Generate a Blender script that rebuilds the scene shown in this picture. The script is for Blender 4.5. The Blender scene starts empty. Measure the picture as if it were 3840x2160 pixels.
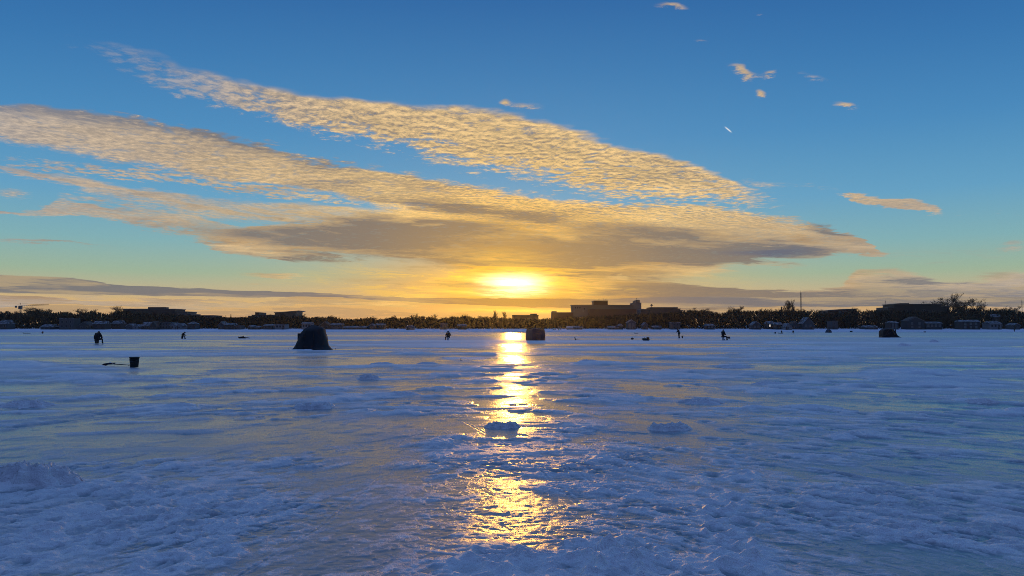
import bpy, bmesh, math, random
import numpy as np
from mathutils import Vector, Matrix, Quaternion

# ---------------------------------------------------------------- scene, camera
SC = bpy.context.scene
COL = SC.collection
F = 2900.0            # focal length in units of the 3840 wide photograph
EYE = 1.6             # camera height above the ice, metres
PITCH = math.atan(155.0 / F)
K = 3840.0 / 2576.0


def chart(px, py):
    """direction of a photograph point as (x/y, z/y) in world axes"""
    fx, fy = (px - 1920.0) / F, (1080.0 - py) / F
    den = math.cos(PITCH) - fy * math.sin(PITCH)
    return fx / den, (math.sin(PITCH) + fy * math.cos(PITCH)) / den


def spot(px, py):
    """point of the ice (z=0) seen at a photograph point"""
    X, Z = chart(px, py)
    y = EYE / -Z
    return X * y, y


def at(px, py, y):
    X, Z = chart(px, py)
    return X * y, EYE + Z * y


cam = bpy.data.cameras.new('camera')
cam.sensor_width = 36.0
cam.lens = F / 3840.0 * 36.0
cam.clip_start = 0.1
cam.clip_end = 30000
camo = bpy.data.objects.new('camera', cam)
COL.objects.link(camo)
camo.location = (0, 0, EYE)
camo.rotation_euler = (math.pi / 2 + PITCH, 0, 0)
SC.camera = camo
SC.view_settings.view_transform = 'Standard'
SC.view_settings.look = 'None'
SC.view_settings.exposure = 0
SC.view_settings.gamma = 1
SC.cycles.use_denoising = True
SC.cycles.denoising_prefilter = 'NONE'
SC.cycles.filter_width = 0.85
SC.cycles.max_bounces = 6
SC.cycles.volume_bounces = 0
SC.cycles.transparent_max_bounces = 8
SC.cycles.sample_clamp_indirect = 8


# ---------------------------------------------------------------- node helpers
class S:
    """a node socket with arithmetic"""
    def __init__(s, g, k): s.g, s.k = g, k
    def _b(s, op, o, r=False):
        return s.g.math(op, o, s) if r else s.g.math(op, s, o)
    def __add__(s, o): return s._b('ADD', o)
    def __radd__(s, o): return s._b('ADD', o)
    def __sub__(s, o): return s._b('SUBTRACT', o)
    def __rsub__(s, o): return s._b('SUBTRACT', o, True)
    def __mul__(s, o): return s._b('MULTIPLY', o)
    def __rmul__(s, o): return s._b('MULTIPLY', o)
    def __truediv__(s, o): return s._b('DIVIDE', o)
    def __rtruediv__(s, o): return s._b('DIVIDE', o, True)


class G:
    def __init__(s, nt):
        s.nt = nt
        nt.nodes.clear()
    def node(s, t, **kw):
        n = s.nt.nodes.new(t)
        for k, v in kw.items(): setattr(n, k, v)
        return n
    def put(s, sock, v):
        if isinstance(v, S): s.nt.links.new(v.k, sock)
        elif isinstance(v, (tuple, list)) and sock.type == 'RGBA': sock.default_value = (*v[:3], 1)
        else: sock.default_value = v
    def math(s, op, a, b=None, c=None, clamp=False):
        n = s.node('ShaderNodeMath', operation=op, use_clamp=clamp)
        s.put(n.inputs[0], a)
        if b is not None: s.put(n.inputs[1], b)
        if c is not None: s.put(n.inputs[2], c)
        return S(s, n.outputs[0])
    def mx(s, a, b): return s.math('MAXIMUM', a, b)
    def mn(s, a, b): return s.math('MINIMUM', a, b)
    def clamp(s, a): return s.math('ADD', a, 0.0, clamp=True)
    def step(s, a, lo, hi, t0=0.0, t1=1.0, kind='SMOOTHSTEP'):
        n = s.node('ShaderNodeMapRange', interpolation_type=kind)
        for i, v in enumerate((a, lo, hi, t0, t1)): s.put(n.inputs[i], v)
        return S(s, n.outputs[0])
    def vec(s, x, y, z=0.0):
        n = s.node('ShaderNodeCombineXYZ')
        for i, v in enumerate((x, y, z)): s.put(n.inputs[i], v)
        return S(s, n.outputs[0])
    def sep(s, v):
        n = s.node('ShaderNodeSeparateXYZ')
        s.put(n.inputs[0], v)
        return [S(s, o) for o in n.outputs]
    def vm(s, op, a, b):
        n = s.node('ShaderNodeVectorMath', operation=op)
        s.put(n.inputs[0], a); s.put(n.inputs[1], b)
        return S(s, n.outputs[0])
    def noise(s, v, scale, detail=2.0, rough=0.5, dim='2D', color=False, dist=0.0):
        n = s.node('ShaderNodeTexNoise', noise_dimensions=dim)
        s.put(n.inputs['Vector'], v)
        n.inputs['Scale'].default_value = scale
        n.inputs['Detail'].default_value = detail
        n.inputs['Roughness'].default_value = rough
        n.inputs['Distortion'].default_value = dist
        return S(s, n.outputs['Color' if color else 'Fac'])
    def voronoi(s, v, scale, smooth=0.4, dim='2D'):
        n = s.node('ShaderNodeTexVoronoi', feature='SMOOTH_F1', voronoi_dimensions=dim)
        s.put(n.inputs['Vector'], v)
        n.inputs['Scale'].default_value = scale
        n.inputs['Smoothness'].default_value = smooth
        return S(s, n.outputs['Distance'])
    def ramp(s, a, stops, kind='EASE'):
        n = s.node('ShaderNodeValToRGB')
        s.put(n.inputs[0], a)
        r = n.color_ramp
        r.interpolation = kind
        while len(r.elements) < len(stops): r.elements.new(1.0)
        for e, (p, c) in zip(r.elements, sorted(stops)): e.position, e.color = p, (*c, 1)
        return S(s, n.outputs[0])
    def mix(s, f, a, b, mode='MIX'):
        n = s.node('ShaderNodeMix', data_type='RGBA', blend_type=mode)
        s.put(n.inputs[0], f); s.put(n.inputs[6], a); s.put(n.inputs[7], b)
        return S(s, n.outputs[2])
    def curve(s, a, pts):
        """float curve through pts (both axes 0..1)"""
        n = s.node('ShaderNodeFloatCurve')
        s.put(n.inputs[1], a)
        c = n.mapping.curves[0]
        pts = sorted(pts)
        while len(c.points) < len(pts): c.points.new(0.5, 0.5)
        for q, (x, y) in zip(c.points, pts):
            q.location = (x, y); q.handle_type = 'AUTO_CLAMPED'
        n.mapping.extend = 'HORIZONTAL'
        n.mapping.update()
        return S(s, n.outputs[0])


def srgb(r, g, b):
    return tuple(((c / 255.0) / 12.92 if c <= 10 else (((c / 255.0) + 0.055) / 1.055) ** 2.4) for c in (r, g, b))


# ---------------------------------------------------------------- sky, clouds, sun
SUN_X, SUN_Z = chart(1925, 1072)
SUN_EL = math.atan(SUN_Z / math.hypot(1, SUN_X))
SUN_AZ = math.atan(SUN_X)


def build_world():
    w = bpy.data.worlds.new('World')
    SC.world = w
    w.use_nodes = True
    g = G(w.node_tree)
    tc = g.node('ShaderNodeTexCoord')
    d = S(g, tc.outputs['Generated'])
    x, y, z = g.sep(d)
    yc = g.mx(y, 0.08)
    X, Z = x / yc, z / yc
    front = g.step(y, 0.1, 0.35)
    u = (X + 1.0) * 0.5                                   # curve domain
    zc = g.mx(Z, 0.0) + 0.022                             # a layer that curves away with the Earth
    P = g.vec(X / zc, 1.0 / zc)

    def c_of(px, py):                                     # 2576 wide image pixels, which place the clouds, to chart
        return chart(px * K, py * K)

    def line(pts, n=0.6):
        q = []
        for a, b in pts:
            cx, cz = c_of(a, b)
            q.append(((cx + 1) * 0.5, max(cz, 0) / n))
        return g.curve(u, q) * n

    def amp(pts):
        return g.curve(u, [((c_of(a, 500)[0] + 1) * 0.5, b / 1.2) for a, b in pts]) * 1.2

    # noise fields on the cloud layer
    wv = g.noise(P, 1.4, 4, 0.55, color=True)
    wr, wg, wb = g.sep(wv)
    big = g.noise(P, 0.55, 3, 0.5)
    Pw = g.vm('ADD', P, g.vm('SCALE', wv, (0, 0, 0)))
    Pw.k.node.inputs[1]
    sc = Pw.k.node.inputs[1].links[0].from_node
    sc.inputs['Scale'].default_value = 0.16
    cell1 = 1.0 - g.voronoi(Pw, 12.5, 0.3) * 1.75
    cell2 = g.noise(Pw, 20.0, 6, 0.70)
    cell1 = g.mix(g.step(big, 0.40, 0.60), g.vec(cell1, cell1, cell1), g.vec(1.0 - g.voronoi(Pw, 6.3, 0.45) * 1.6, 0.0, 0.0))
    cell1 = g.sep(cell1)[0]
    cell = cell1 * 0.42 + cell2 * 1.25 - 0.20            # puffs, about 0.1 .. 0.9
    # the same puffs a little nearer the sun: their difference is the lit side
    Pq = g.vm('SUBTRACT', Pw, (0.0, 0.042, 0.0))
    relief = (cell2 - g.noise(Pq, 20.0, 3, 0.65)) * 1.3
    # long streaks, seen edge on low in the sky
    sv = g.vec(X * 5.0 + Z * 9.0 + wr * 0.35, Z * 62.0 + X * 1.5)
    streak = g.noise(sv, 1.0, 5, 0.6)
    sv2 = g.vec(X * 2.2 + Z * 7.0, Z * 34.0 - X * 5.0 + wg * 1.2)
    wisp = g.noise(sv2, 1.4, 5, 0.62)
    fv = g.vec(X * 7.0 + Z * 4.0 + wb * 0.8, Z * 85.0 + X * 13.0 + wr * 2.0)
    fib = g.noise(fv, 1.0, 6, 0.70)
    Zw = Z + (wg - 0.5) * 0.16 * zc + (cell2 - 0.5) * 0.03 * zc
    Zs = Z + (streak - 0.5) * 0.035

    def gauss(cx, cy, rx, ry, slope=0.0, zz=None):
        px, pz = c_of(cx, cy)
        ax, az = rx / 1945.0, ry / 1945.0
        dx = (X - px) / ax
        dz = ((zz or Zw) - pz + (X - px) * slope) / az
        return g.math('EXPONENT', (dx * dx + dz * dz) * -1.0)

    # ---- clear sky by elevation
    sky = g.ramp(g.clamp(z), [
        (0.0, srgb(196, 152, 108)), (0.016, srgb(206, 166, 122)), (0.032, srgb(222, 184, 124)), (0.046, srgb(196, 182, 146)), (0.068, srgb(160, 184, 158)),
        (0.105, srgb(132, 180, 186)), (0.16, srgb(104, 166, 202)), (0.24, srgb(80, 146, 196)),
        (0.32, srgb(64, 128, 184)), (0.40, srgb(48, 108, 170)), (0.55, srgb(60, 112, 172)), (0.8, srgb(108, 138, 200)), (1.0, srgb(118, 148, 212))], 'LINEAR')
    # dusk side behind the viewer
    sky = g.mix(g.step(y, 0.15, -0.5), sky, g.mix(g.step(z, 0.2, 1.0), srgb(34, 42, 76), srgb(92, 124, 192)))
    side = g.step(g.math('ABSOLUTE', X + 0.05), 0.1, 0.8) * g.step(z, 0.06, 0.36) * front
    sky = g.mix(side * 0.38, sky, g.mix(1.0, sky, (0.42, 0.66, 0.86), 'MULTIPLY'))
    # distance from the sun, flattened
    ddx, ddz = X - SUN_X, Z - SUN_Z
    rs = g.math('SQRT', ddx * ddx * 0.55 + ddz * ddz)
    warm = g.math('EXPONENT', (ddx * ddx / 0.04 + ddz * ddz / 0.0022) * -1.0) * front
    sky = g.mix(warm * 0.85, sky, srgb(240, 164, 50))

    # ---- clouds
    lit = g.ramp(g.clamp(rs * 1.4), [(0.0, (1.0, 0.62, 0.045)), (0.05, (0.95, 0.53, 0.055)), (0.11, (0.84, 0.50, 0.13)),
                                     (0.24, (0.78, 0.53, 0.23)), (0.5, (0.63, 0.46, 0.28)), (0.75, (0.54, 0.44, 0.35)), (1.0, (0.40, 0.42, 0.50))], 'LINEAR')
    grey = g.ramp(g.clamp(rs * 1.4), [(0.0, (0.52, 0.30, 0.09)), (0.09, (0.30, 0.205, 0.11)), (0.22, (0.215, 0.175, 0.145)),
                                      (0.45, (0.215, 0.195, 0.19)), (0.8, (0.25, 0.25, 0.29)), (1.0, (0.2, 0.24, 0.33))], 'LINEAR')

    def band(top, bot, st, sb, zz, kc, a=None, c=cell, lo=0.22, hi=0.98):
        T, B = line(top), line(bot)
        t = (T - zz) / g.mx(T - B, 0.002)
        e = g.mn(g.step(t, 0.0, st), g.step(t, 1.0, 1.0 - sb))
        if a is not None: e = e * amp(a)
        if callable(kc): kc = kc(t)
        return g.step(e + (c - 0.5) * kc, lo, hi) * g.step(e, 0.0, 0.12), t

    # the high mackerel band
    dA0, tA = band([(150, 80), (240, 104), (400, 124), (640, 172), (900, 214), (1100, 238), (1300, 264), (1500, 318), (1650, 368), (1800, 420), (1900, 462), (2000, 490)],
                  [(150, 124), (240, 164), (400, 232), (550, 288), (700, 336), (850, 374), (1000, 404), (1150, 442), (1300, 476), (1500, 514), (1700, 532), (1900, 540), (2000, 545)],
                  0.26, 0.46, Zw, lambda t: g.step(t, 0.08, 0.5, 0.40, 1.25),
                  [(140, 0.0), (250, 0.42), (420, 0.62), (600, 0.82), (800, 1.05), (1000, 1.1), (1600, 1.1), (1800, 1.0), (1870, 0.75), (1940, 0.3), (1985, 0.0)])
    dA = dA0 * amp([(180, .12), (350, .34), (500, .55), (700, .9), (1000, 1), (1800, 1), (1900, .55), (1980, .3)])
    dB, tB = band([(-200, 205), (0, 238), (200, 262), (400, 305), (640, 352), (850, 392), (1000, 418), (1200, 456), (1400, 476), (1600, 492), (1750, 500), (1900, 524), (2050, 552), (2140, 580), (2215, 630)],
                  [(-200, 345), (0, 378), (130, 390), (350, 430), (450, 452), (640, 476), (800, 502), (900, 520), (1000, 545), (1200, 600), (1500, 640), (1800, 650), (2100, 650), (2215, 640)],
                  0.24, 0.30, Zw, lambda t: g.step(t, 0.05, 0.32, 1.25, 0.45),
                  [(-200, 1), (2150, 1), (2225, 0.75), (2240, 0.0)])
    dB2, _ = band([(60, 380), (300, 405), (500, 430), (700, 458), (900, 490)], [(60, 430), (300, 452), (500, 480), (700, 505), (900, 520)],
                  0.3, 0.3, Zw, 1.5, [(0, 0.0), (120, 0.5), (700, 0.62), (880, 0.3), (960, 0.0)])
    dC, tC = band([(-200, 390), (0, 410), (300, 448), (600, 484), (800, 502), (960, 506), (1100, 500), (1400, 520)],
                  [(-200, 404), (0, 436), (150, 474), (300, 522), (500, 562), (700, 586), (900, 596), (1100, 600), (1400, 600)],
                  0.40, 0.55, Zw, 1.45, [(-200, 1), (900, 1.05), (1200, 0.8), (1380, 0.0)], fib * 0.75 + cell * 0.30)
    dD, tD = band([(-200, 514), (0, 520), (100, 516), (160, 476), (300, 496), (450, 526), (620, 556), (800, 556), (1100, 560)],
                  [(-200, 540), (0, 550), (180, 560), (350, 584), (450, 604), (520, 628), (640, 655), (800, 666), (980, 672), (1100, 680)],
                  0.35, 0.50, Zw + (wr - 0.5) * 0.035, 1.6, [(-200, 1), (800, 1.05), (1080, 0.0)], fib * 0.6 + cell * 0.42)
    dE, tE = band([(480, 600), (620, 566), (800, 545), (1000, 510), (1300, 500), (1700, 520), (1900, 540), (2050, 562), (2150, 600), (2215, 632)],
                  [(480, 606), (640, 656), (800, 666), (1000, 676), (1100, 694), (1200, 742), (1500, 752), (1640, 744), (1760, 720), (1850, 694), (2050, 676), (2110, 652), (2215, 642)],
                  0.16, 0.30, Zs + (fib - 0.5) * 0.02, 0.6, [(470, 0.0), (560, 0.9), (640, 1), (2150, 1), (2210, 0.8), (2228, 0.0)], wisp * 0.5 + fib * 0.5)
    dG, tG = band([(900, 752), (1300, 740), (1600, 702), (1700, 712), (1850, 716), (2100, 712), (2170, 664), (2230, 664), (2400, 690), (2576, 676), (2800, 670)],
                  [(900, 772), (1300, 784), (1600, 800), (1800, 800), (2576, 806), (2800, 806)], 0.16, 0.25, Zs, 1.35, [(900, 1), (2080, 1), (2200, .78), (2800, .78)], streak * .6 + fib * .4)
    dS, tS = band([(960, 735), (1050, 704), (1150, 680), (1300, 664), (1500, 668), (1640, 696), (1800, 735)],
                  [(960, 748), (1100, 752), (1500, 754), (1640, 752), (1800, 745)], 0.2, 0.1, Zs, 2.2, [(940, 0.4), (1100, 0.75), (1300, 0.8), (1700, 0.75), (1800, 0.6)], wisp * 0.4 + streak * 0.6)
    dH, tH = band([(-200, 684), (0, 688), (150, 692), (230, 704), (290, 716), (500, 727), (800, 737), (1000, 745), (1300, 752), (1500, 752), (1650, 745)],
                  [(-200, 742), (0, 742), (300, 745), (600, 748), (900, 753), (1150, 768), (1300, 776), (1500, 778), (1650, 775)], 0.10, 0.14, Z + (streak - 0.5) * 0.008 + (wg - 0.5) * 0.004, 0.55, None, streak)
    dH2, _ = band([(-200, 768), (0, 769), (300, 772), (600, 776), (900, 782), (1100, 790)], [(-200, 800), (0, 800), (600, 792), (900, 792), (1100, 794)], 0.2, 0.3, Zs, 0.5, None, streak)
    dF, tF = band([(2105, 488), (2200, 489), (2300, 503), (2380, 522)], [(2105, 490), (2200, 528), (2300, 541), (2380, 550)], 0.25, 0.3, Zw, 0.5,
                  [(2095, 0), (2140, 0.75), (2200, 1), (2330, 1), (2375, 0.0)])
    puffs = None
    for (cx, cy, rx, ry, a, sl) in ((1690, 4, 40, 9, 1.0, .1), (1765, 98, 22, 6, .6, 0), (1872, 182, 36, 10, 1.1, .18), (1937, 183, 17, 7, .9, -.2),
                                    (1914, 221, 15, 9, 1.1, .2), (2127, 265, 28, 8, 1.15, .12), (2050, 188, 60, 8, .45, .05), (1270, 255, 14, 9, .9, 0),
                                    (1912, 40, 14, 5, .5, 0), (2545, 625, 45, 12, .75, -.1), (2360, 657, 45, 5, .5, 0), (100, 608, 170, 6, .9, .06),
                                    (690, 694, 90, 7, .9, .05), (640, 713, 26, 5, .6, 0), (1915, 462, 60, 16, .55, .2), (2050, 470, 110, 9, .35, .1), (1320, 268, 50, 10, .7, .1), (30, 488, 50, 16, .8, .1)):
        q = gauss(cx, cy, rx, ry, sl) * a
        puffs = q if puffs is None else puffs + q
    dP = g.step(puffs + (cell2 - 0.5) * 0.9 * g.clamp(puffs * 3.0), 0.22, 1.15)

    dens = g.mx(g.mx(g.mx(dA, dB), g.mx(dC, dD)), g.mx(g.mx(dE, dG), g.mx(dS, dB2 * 0.9)))
    dens = g.mx(g.mx(dens, dF), dP)
    hole = gauss(1990, 698, 130, 9, 0, Zs) + gauss(2230, 690, 0.01 + 60, 5, 0, Zs) * .4 + gauss(1552, 699, 34, 6, 0, Zs)
    dens = g.clamp(dens - g.step(hole, 0.25, 0.7)) * front
    # where the layer is thick it turns grey
    lit = g.mix(g.step(Z, 0.16, 0.10) * 0.85, lit, g.mix(1.0, lit, g.ramp(streak * 0.55 + fib * 0.45, [(0.37, (0.50, 0.42, 0.40)), (0.5, (0.92, 0.88, 0.85)), (0.63, (1.30, 1.32, 1.3))], 'LINEAR'), 'MULTIPLY'))
    sh = None
    for (cx, cy, rx, ry, a, sl) in ((1130, 522, 190, 12, .95, .12), (1330, 556, 220, 22, .65, .14), (1040, 571, 170, 13, .9, .02), (740, 596, 190, 24, .75, .03),
                                    (1000, 612, 260, 22, .6, .02), (1650, 584, 170, 20, .75, .14), (1930, 634, 150, 15, 1.5, .01), (1500, 632, 300, 22, .8, .03), (1300, 650, 420, 16, .75, .0), (1250, 575, 330, 30, .45, .06),
                                    (1250, 600, 300, 20, .5, .03), (1780, 655, 280, 10, .8, .0), (900, 648, 250, 9, .6, .03),
                                    (955, 522, 170, 9, -.9, .17), (1340, 574, 110, 9, -.8, .13), (1130, 548, 120, 7, -.6, .16), (560, 610, 160, 8, -.5, .1), (1240, 640, 60, 6, -.5, 0), (60, 262, 200, 22, .85, .12), (340, 312, 250, 22, .85, .18), (640, 372, 220, 20, .75, .19), (860, 404, 140, 12, .6, .16),
                                    (2100, 576, 80, 10, .8, .22), (1690, 425, 120, 14, .35, .3), (2020, 742, 420, 26, .95, 0), (2330, 702, 110, 8, .9, 0), (1700, 765, 380, 16, .9, 0),
                                    (1500, 690, 90, 7, .7, -.02), (1440, 668, 130, 6, .8, 0), (1640, 725, 90, 9, .8, 0), (1650, 702, 160, 12, 1.0, .02), (1570, 738, 130, 7, 1.0, 0), (1780, 738, 220, 20, .9, 0), (1420, 662, 230, 9, 1.0, 0), (1180, 664, 130, 7, .8, 0), (1420, 690, 60, 4, .9, 0), (1180, 722, 70, 4, .9, .05), (2480, 740, 180, 8, .7, 0)):
        q = gauss(cx, cy, rx, ry, sl, Zs if cy > 500 else Zw) * (a * (1.1 if cy > 500 else 1.0))
        sh = q if sh is None else sh + q
    sh = sh + g.step(Z, 0.155, 0.12) * g.step(Z, 0.075, 0.09) * 0.18
    cellness = g.clamp(g.mx(dA * g.step(tA, 0.05, 0.4, 0.45, 1.0), dB * g.clamp(g.step(tB, 0.0, 0.35, 0.85, 0.30) + g.step(X, -0.12, 0.06) * 0.65)) * g.step(Z, 0.12, 0.17))
    shade = sh + (wisp - 0.5) * 1.6 * g.step(Z, 0.30, 0.12) + (fib - 0.5) * 2.1 * (1.0 - cellness * 0.8) + (streak - 0.5) * 1.5 * g.step(Z, 0.12, 0.06) + (0.50 - cell) * 1.2 * cellness - relief * 1.5 * cellness + (big - 0.5) * 0.5 + (wb - 0.5) * 1.1 * g.step(Z, 0.14, 0.2)
    shade = g.clamp((shade * 0.78 + 0.20 + g.step(X, 0.0, -0.5) * 0.10) * g.step(rs, 0.02, 0.14, 0.65, 1.0))
    lit = g.mix(1.0, lit, (1.14, 1.14, 1.14), 'MULTIPLY')
    lit = g.mix(g.step(Z, 0.05, 0.2), lit, g.mix(1.0, lit, g.ramp(fib * 0.5 + cell2 * 0.5, [(0.38, (0.62, 0.64, 0.70)), (0.62, (1.20, 1.17, 1.10))], 'LINEAR'), 'MULTIPLY'))
    ccol = g.mix(shade, lit, grey)
    ccol = g.mix(gauss(1940, 634, 120, 11, .0) * 0.8, ccol, srgb(84, 96, 124))
    dens = dens * g.mx(1.0 - g.clamp(g.mx(dC, dD) - g.mx(dA, dE)) * 0.9, g.step(fib, 0.30, 0.62, 0.45, 1.0))
    alpha = g.clamp(dens * g.step(cell, 0.1, 0.5, 0.80, 0.97))
    col = g.mix(alpha, sky, ccol)
    # ---- fine gold and dark streaks round the sun
    stk = streak * 0.5 + fib * 0.5
    env = g.clamp(gauss(1270, 706, 330, 40, 0.0, Zs) * 1.3) * front
    col = g.mix(env * g.step(stk, 0.49, 0.40) * 0.75, col, (0.40, 0.26, 0.115))
    col = g.mix(env * g.step(stk, 0.51, 0.60) * 0.85, col, (1.05, 0.64, 0.075))
    # ---- sun behind thin cloud
    dx2, dz2 = ddx + (streak - 0.5) * 0.05, ddz + (wisp - 0.5) * 0.022
    core = g.step(streak * 0.5 + wisp * 0.5, 0.34, 0.5, 0.25, 1.0) * g.math('EXPONENT', (g.math('POWER', g.math('ABSOLUTE', dx2 / 0.041), 3.0) + g.math('POWER', g.math('ABSOLUTE', dz2 / 0.0138), 3.0)) * -1.0)
    halo = g.math('EXPONENT', (ddx * ddx / 0.0085 + ddz * ddz / 0.00065) * -1.0)
    veil = g.math('EXPONENT', (ddx * ddx / 0.05 + ddz * ddz / 0.012) * -1.0)
    thin = 1.0 - shade * 0.85
    sunl = g.mix(1.0, g.mix(1.0, (1.0, 0.93, 0.78), g.vec(core, core, core), 'MULTIPLY'), (0.95, 0.95, 1.05), 'MULTIPLY')
    disc = g.math('EXPONENT', (dx2 * dx2 / 0.0007 + dz2 * dz2 / 0.00010) * -1.0) * 1.5
    sunl = g.mix(1.0, sunl, g.mix(1.0, (1.0, 0.80, 0.40), g.vec(disc, disc, disc), 'MULTIPLY'), 'ADD')
    hl = halo * thin * g.step(streak, 0.3, 0.7, 0.35, 1.0) * 0.8
    sunl = g.mix(1.0, sunl, g.mix(1.0, (1.0, 0.62, 0.02), g.vec(hl, hl, hl), 'MULTIPLY'), 'ADD')
    vl = veil * 0.10
    sunl = g.mix(1.0, sunl, g.mix(1.0, (1.0, 0.50, 0.03), g.vec(vl, vl, vl), 'MULTIPLY'), 'ADD')
    fr = g.vec(front, front, front)
    col = g.mix(1.0, col, g.mix(1.0, sunl, fr, 'MULTIPLY'), 'ADD')
    # ---- low grey streaks in front
    near = g.math('EXPONENT', (ddx * ddx / 0.02 + ddz * ddz / 0.02) * -1.0)
    hcol = g.mix(near, g.mix(g.step(streak, 0.42, 0.62), srgb(116, 116, 122), srgb(176, 156, 128)), g.mix(g.step(streak, 0.4, 0.65), srgb(176, 132, 66), srgb(214, 160, 66)))
    col = g.mix(dH * 0.93 * front, col, hcol)
    col = g.mix(dH2 * 0.6 * front, col, g.mix(near, srgb(176, 150, 120), srgb(226, 156, 44)))
    sl = gauss(1330, 784, 150, 5.5, 0.02, Z + (streak - 0.5) * 0.006) * 0.9
    col = g.mix(1.0, col, g.mix(1.0, (0.75, 0.42, 0.03), g.vec(sl, sl, sl), 'MULTIPLY'), 'ADD')
    # ---- condensation trail
    tx, tz = c_of(1832, 326)
    a0 = math.radians(-40)
    ux = ((X - tx) * math.cos(a0) + (Z - tz) * math.sin(a0)) / 0.0050
    vx = ((Z - tz) * math.cos(a0) - (X - tx) * math.sin(a0)) / 0.00085
    tr = g.math('EXPONENT', (g.math('POWER', g.math('ABSOLUTE', ux), 4.0) + vx * vx) * -1.0) * front
    col = g.mix(tr * 0.9, col, (0.86, 0.88, 0.88))

    bg = g.node('ShaderNodeBackground')
    g.put(bg.inputs[0], col)
    bg.inputs[1].default_value = 0.93
    st = g.node('ShaderNodeTexSky', sky_type='NISHITA', sun_disc=False)
    st.sun_elevation = SUN_EL
    st.sun_rotation = SUN_AZ
    bg2 = g.node('ShaderNodeBackground')
    g.put(bg2.inputs[0], S(g, st.outputs[0]))
    bg2.inputs[1].default_value = 0.002
    add = g.node('ShaderNodeAddShader')
    g.nt.links.new(bg.outputs[0], add.inputs[0])
    g.nt.links.new(bg2.outputs[0], add.inputs[1])
    out = g.node('ShaderNodeOutputWorld')
    g.nt.links.new(add.outputs[0], out.inputs[0])
    w.cycles.sampling_method = 'MANUAL'
    w.cycles.sample_map_resolution = 1024


build_world()

sun = bpy.data.lights.new('sun', 'SUN')
sun.energy = 0.30
sun.angle = math.radians(1.0)
sun.color = (1.0, 0.46, 0.06)
suno = bpy.data.objects.new('sun', sun)
COL.objects.link(suno)
suno.rotation_euler = Vector((SUN_X, 1, SUN_Z)).to_track_quat('Z', 'Y').to_euler()
suno.location = (0, 300, 60)


# ---------------------------------------------------------------- names, labels
def tag(o, label=None, cat=None, group=None, kind=None):
    if label: o['label'] = label
    if cat: o['category'] = cat
    if group: o['group'] = group
    if kind: o['kind'] = kind
    return o


def link(name, me, mat=None, parent=None):
    o = bpy.data.objects.new(name, me)
    COL.objects.link(o)
    if mat is not None:
        me.materials.clear(); me.materials.append(mat)
    if parent is not None: o.parent = parent
    return o


def empty(name, loc=(0, 0, 0), rz=0.0):
    o = bpy.data.objects.new(name, None)
    COL.objects.link(o)
    o.location = loc
    o.rotation_euler = (0, 0, rz)
    return o


# ---------------------------------------------------------------- numpy noise
def _hash(ix, iy, seed):
    h = (ix.astype(np.int64) * 374761393 + iy.astype(np.int64) * 668265263 + seed * 974711) & 0xFFFFFFFF
    h = ((h ^ (h >> 13)) * 1274126177) & 0xFFFFFFFF
    return (h ^ (h >> 16)) & 0xFFFF


def gnoise(x, y, seed=0):
    """gradient noise, about -0.7 .. 0.7"""
    x0, y0 = np.floor(x), np.floor(y)
    fx, fy = x - x0, y - y0
    ux, uy = fx * fx * fx * (fx * (fx * 6 - 15) + 10), fy * fy * fy * (fy * (fy * 6 - 15) + 10)
    def gr(dx, dy):
        a = _hash(x0 + dx, y0 + dy, seed) * (2 * math.pi / 65536.0)
        return np.cos(a) * (fx - dx) + np.sin(a) * (fy - dy)
    a, b, c, d = gr(0, 0), gr(1, 0), gr(0, 1), gr(1, 1)
    return (a + (b - a) * ux) + ((c + (d - c) * ux) - (a + (b - a) * ux)) * uy


def sstep(x, a, b):
    t = np.clip((x - a) / (b - a), 0, 1)
    return t * t * (3 - 2 * t)


# ---------------------------------------------------------------- ice and snow
def ice_material():
    m = bpy.data.materials.new('ice_and_snow')
    m.use_nodes = True
    g = G(m.node_tree)
    at_ = g.node('ShaderNodeAttribute', attribute_name='snow')
    snow = S(g, at_.outputs['Fac'])
    tc = g.node('ShaderNodeTexCoord')
    ob = S(g, tc.outputs['Object'])
    n1 = g.noise(ob, 2.3, 5, 0.6, '3D')
    n2 = g.noise(ob, 38.0, 4, 0.65, '3D')
    n3 = g.noise(ob, 150.0, 2, 0.6, '3D')
    n4 = g.noise(ob, 0.35, 4, 0.6, '3D')
    sm = g.clamp(snow + (n2 - 0.5) * 0.5 * snow * (1.0 - snow) * 4.0)
    ice = g.ramp(n1 * 0.5 + n4 * 0.5, [(0.30, (0.15, 0.175, 0.20)), (0.5, (0.22, 0.25, 0.275)), (0.7, (0.32, 0.35, 0.375))], 'LINEAR')
    sn = g.ramp(n2, [(0.3, (0.77, 0.785, 0.81)), (0.7, (0.88, 0.89, 0.90))], 'LINEAR')
    base = g.mix(sm, ice, sn)
    rough = g.step(sm, 0.0, 0.7, 0.0, 1.0)
    rough = rough * 0.22 + g.step(n4 * 0.6 + n1 * 0.4, 0.35, 0.65, 0.13, 0.28)
    bs = g.node('ShaderNodeBump')
    bs.inputs['Distance'].default_value = 0.03
    g.put(bs.inputs['Strength'], g.step(sm, 0.0, 0.8, 0.12, 0.95))
    g.put(bs.inputs['Height'], n2 * 0.7 + n3 * 0.3)
    p = g.node('ShaderNodeBsdfPrincipled')
    g.put(p.inputs['Base Color'], base)
    g.put(p.inputs['Roughness'], rough)
    p.inputs['IOR'].default_value = 1.31
    g.nt.links.new(bs.outputs[0], p.inputs['Normal'])
    out = g.node('ShaderNodeOutputMaterial')
    g.nt.links.new(p.outputs[0], out.inputs[0])
    return m


ICE = ice_material()


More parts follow.
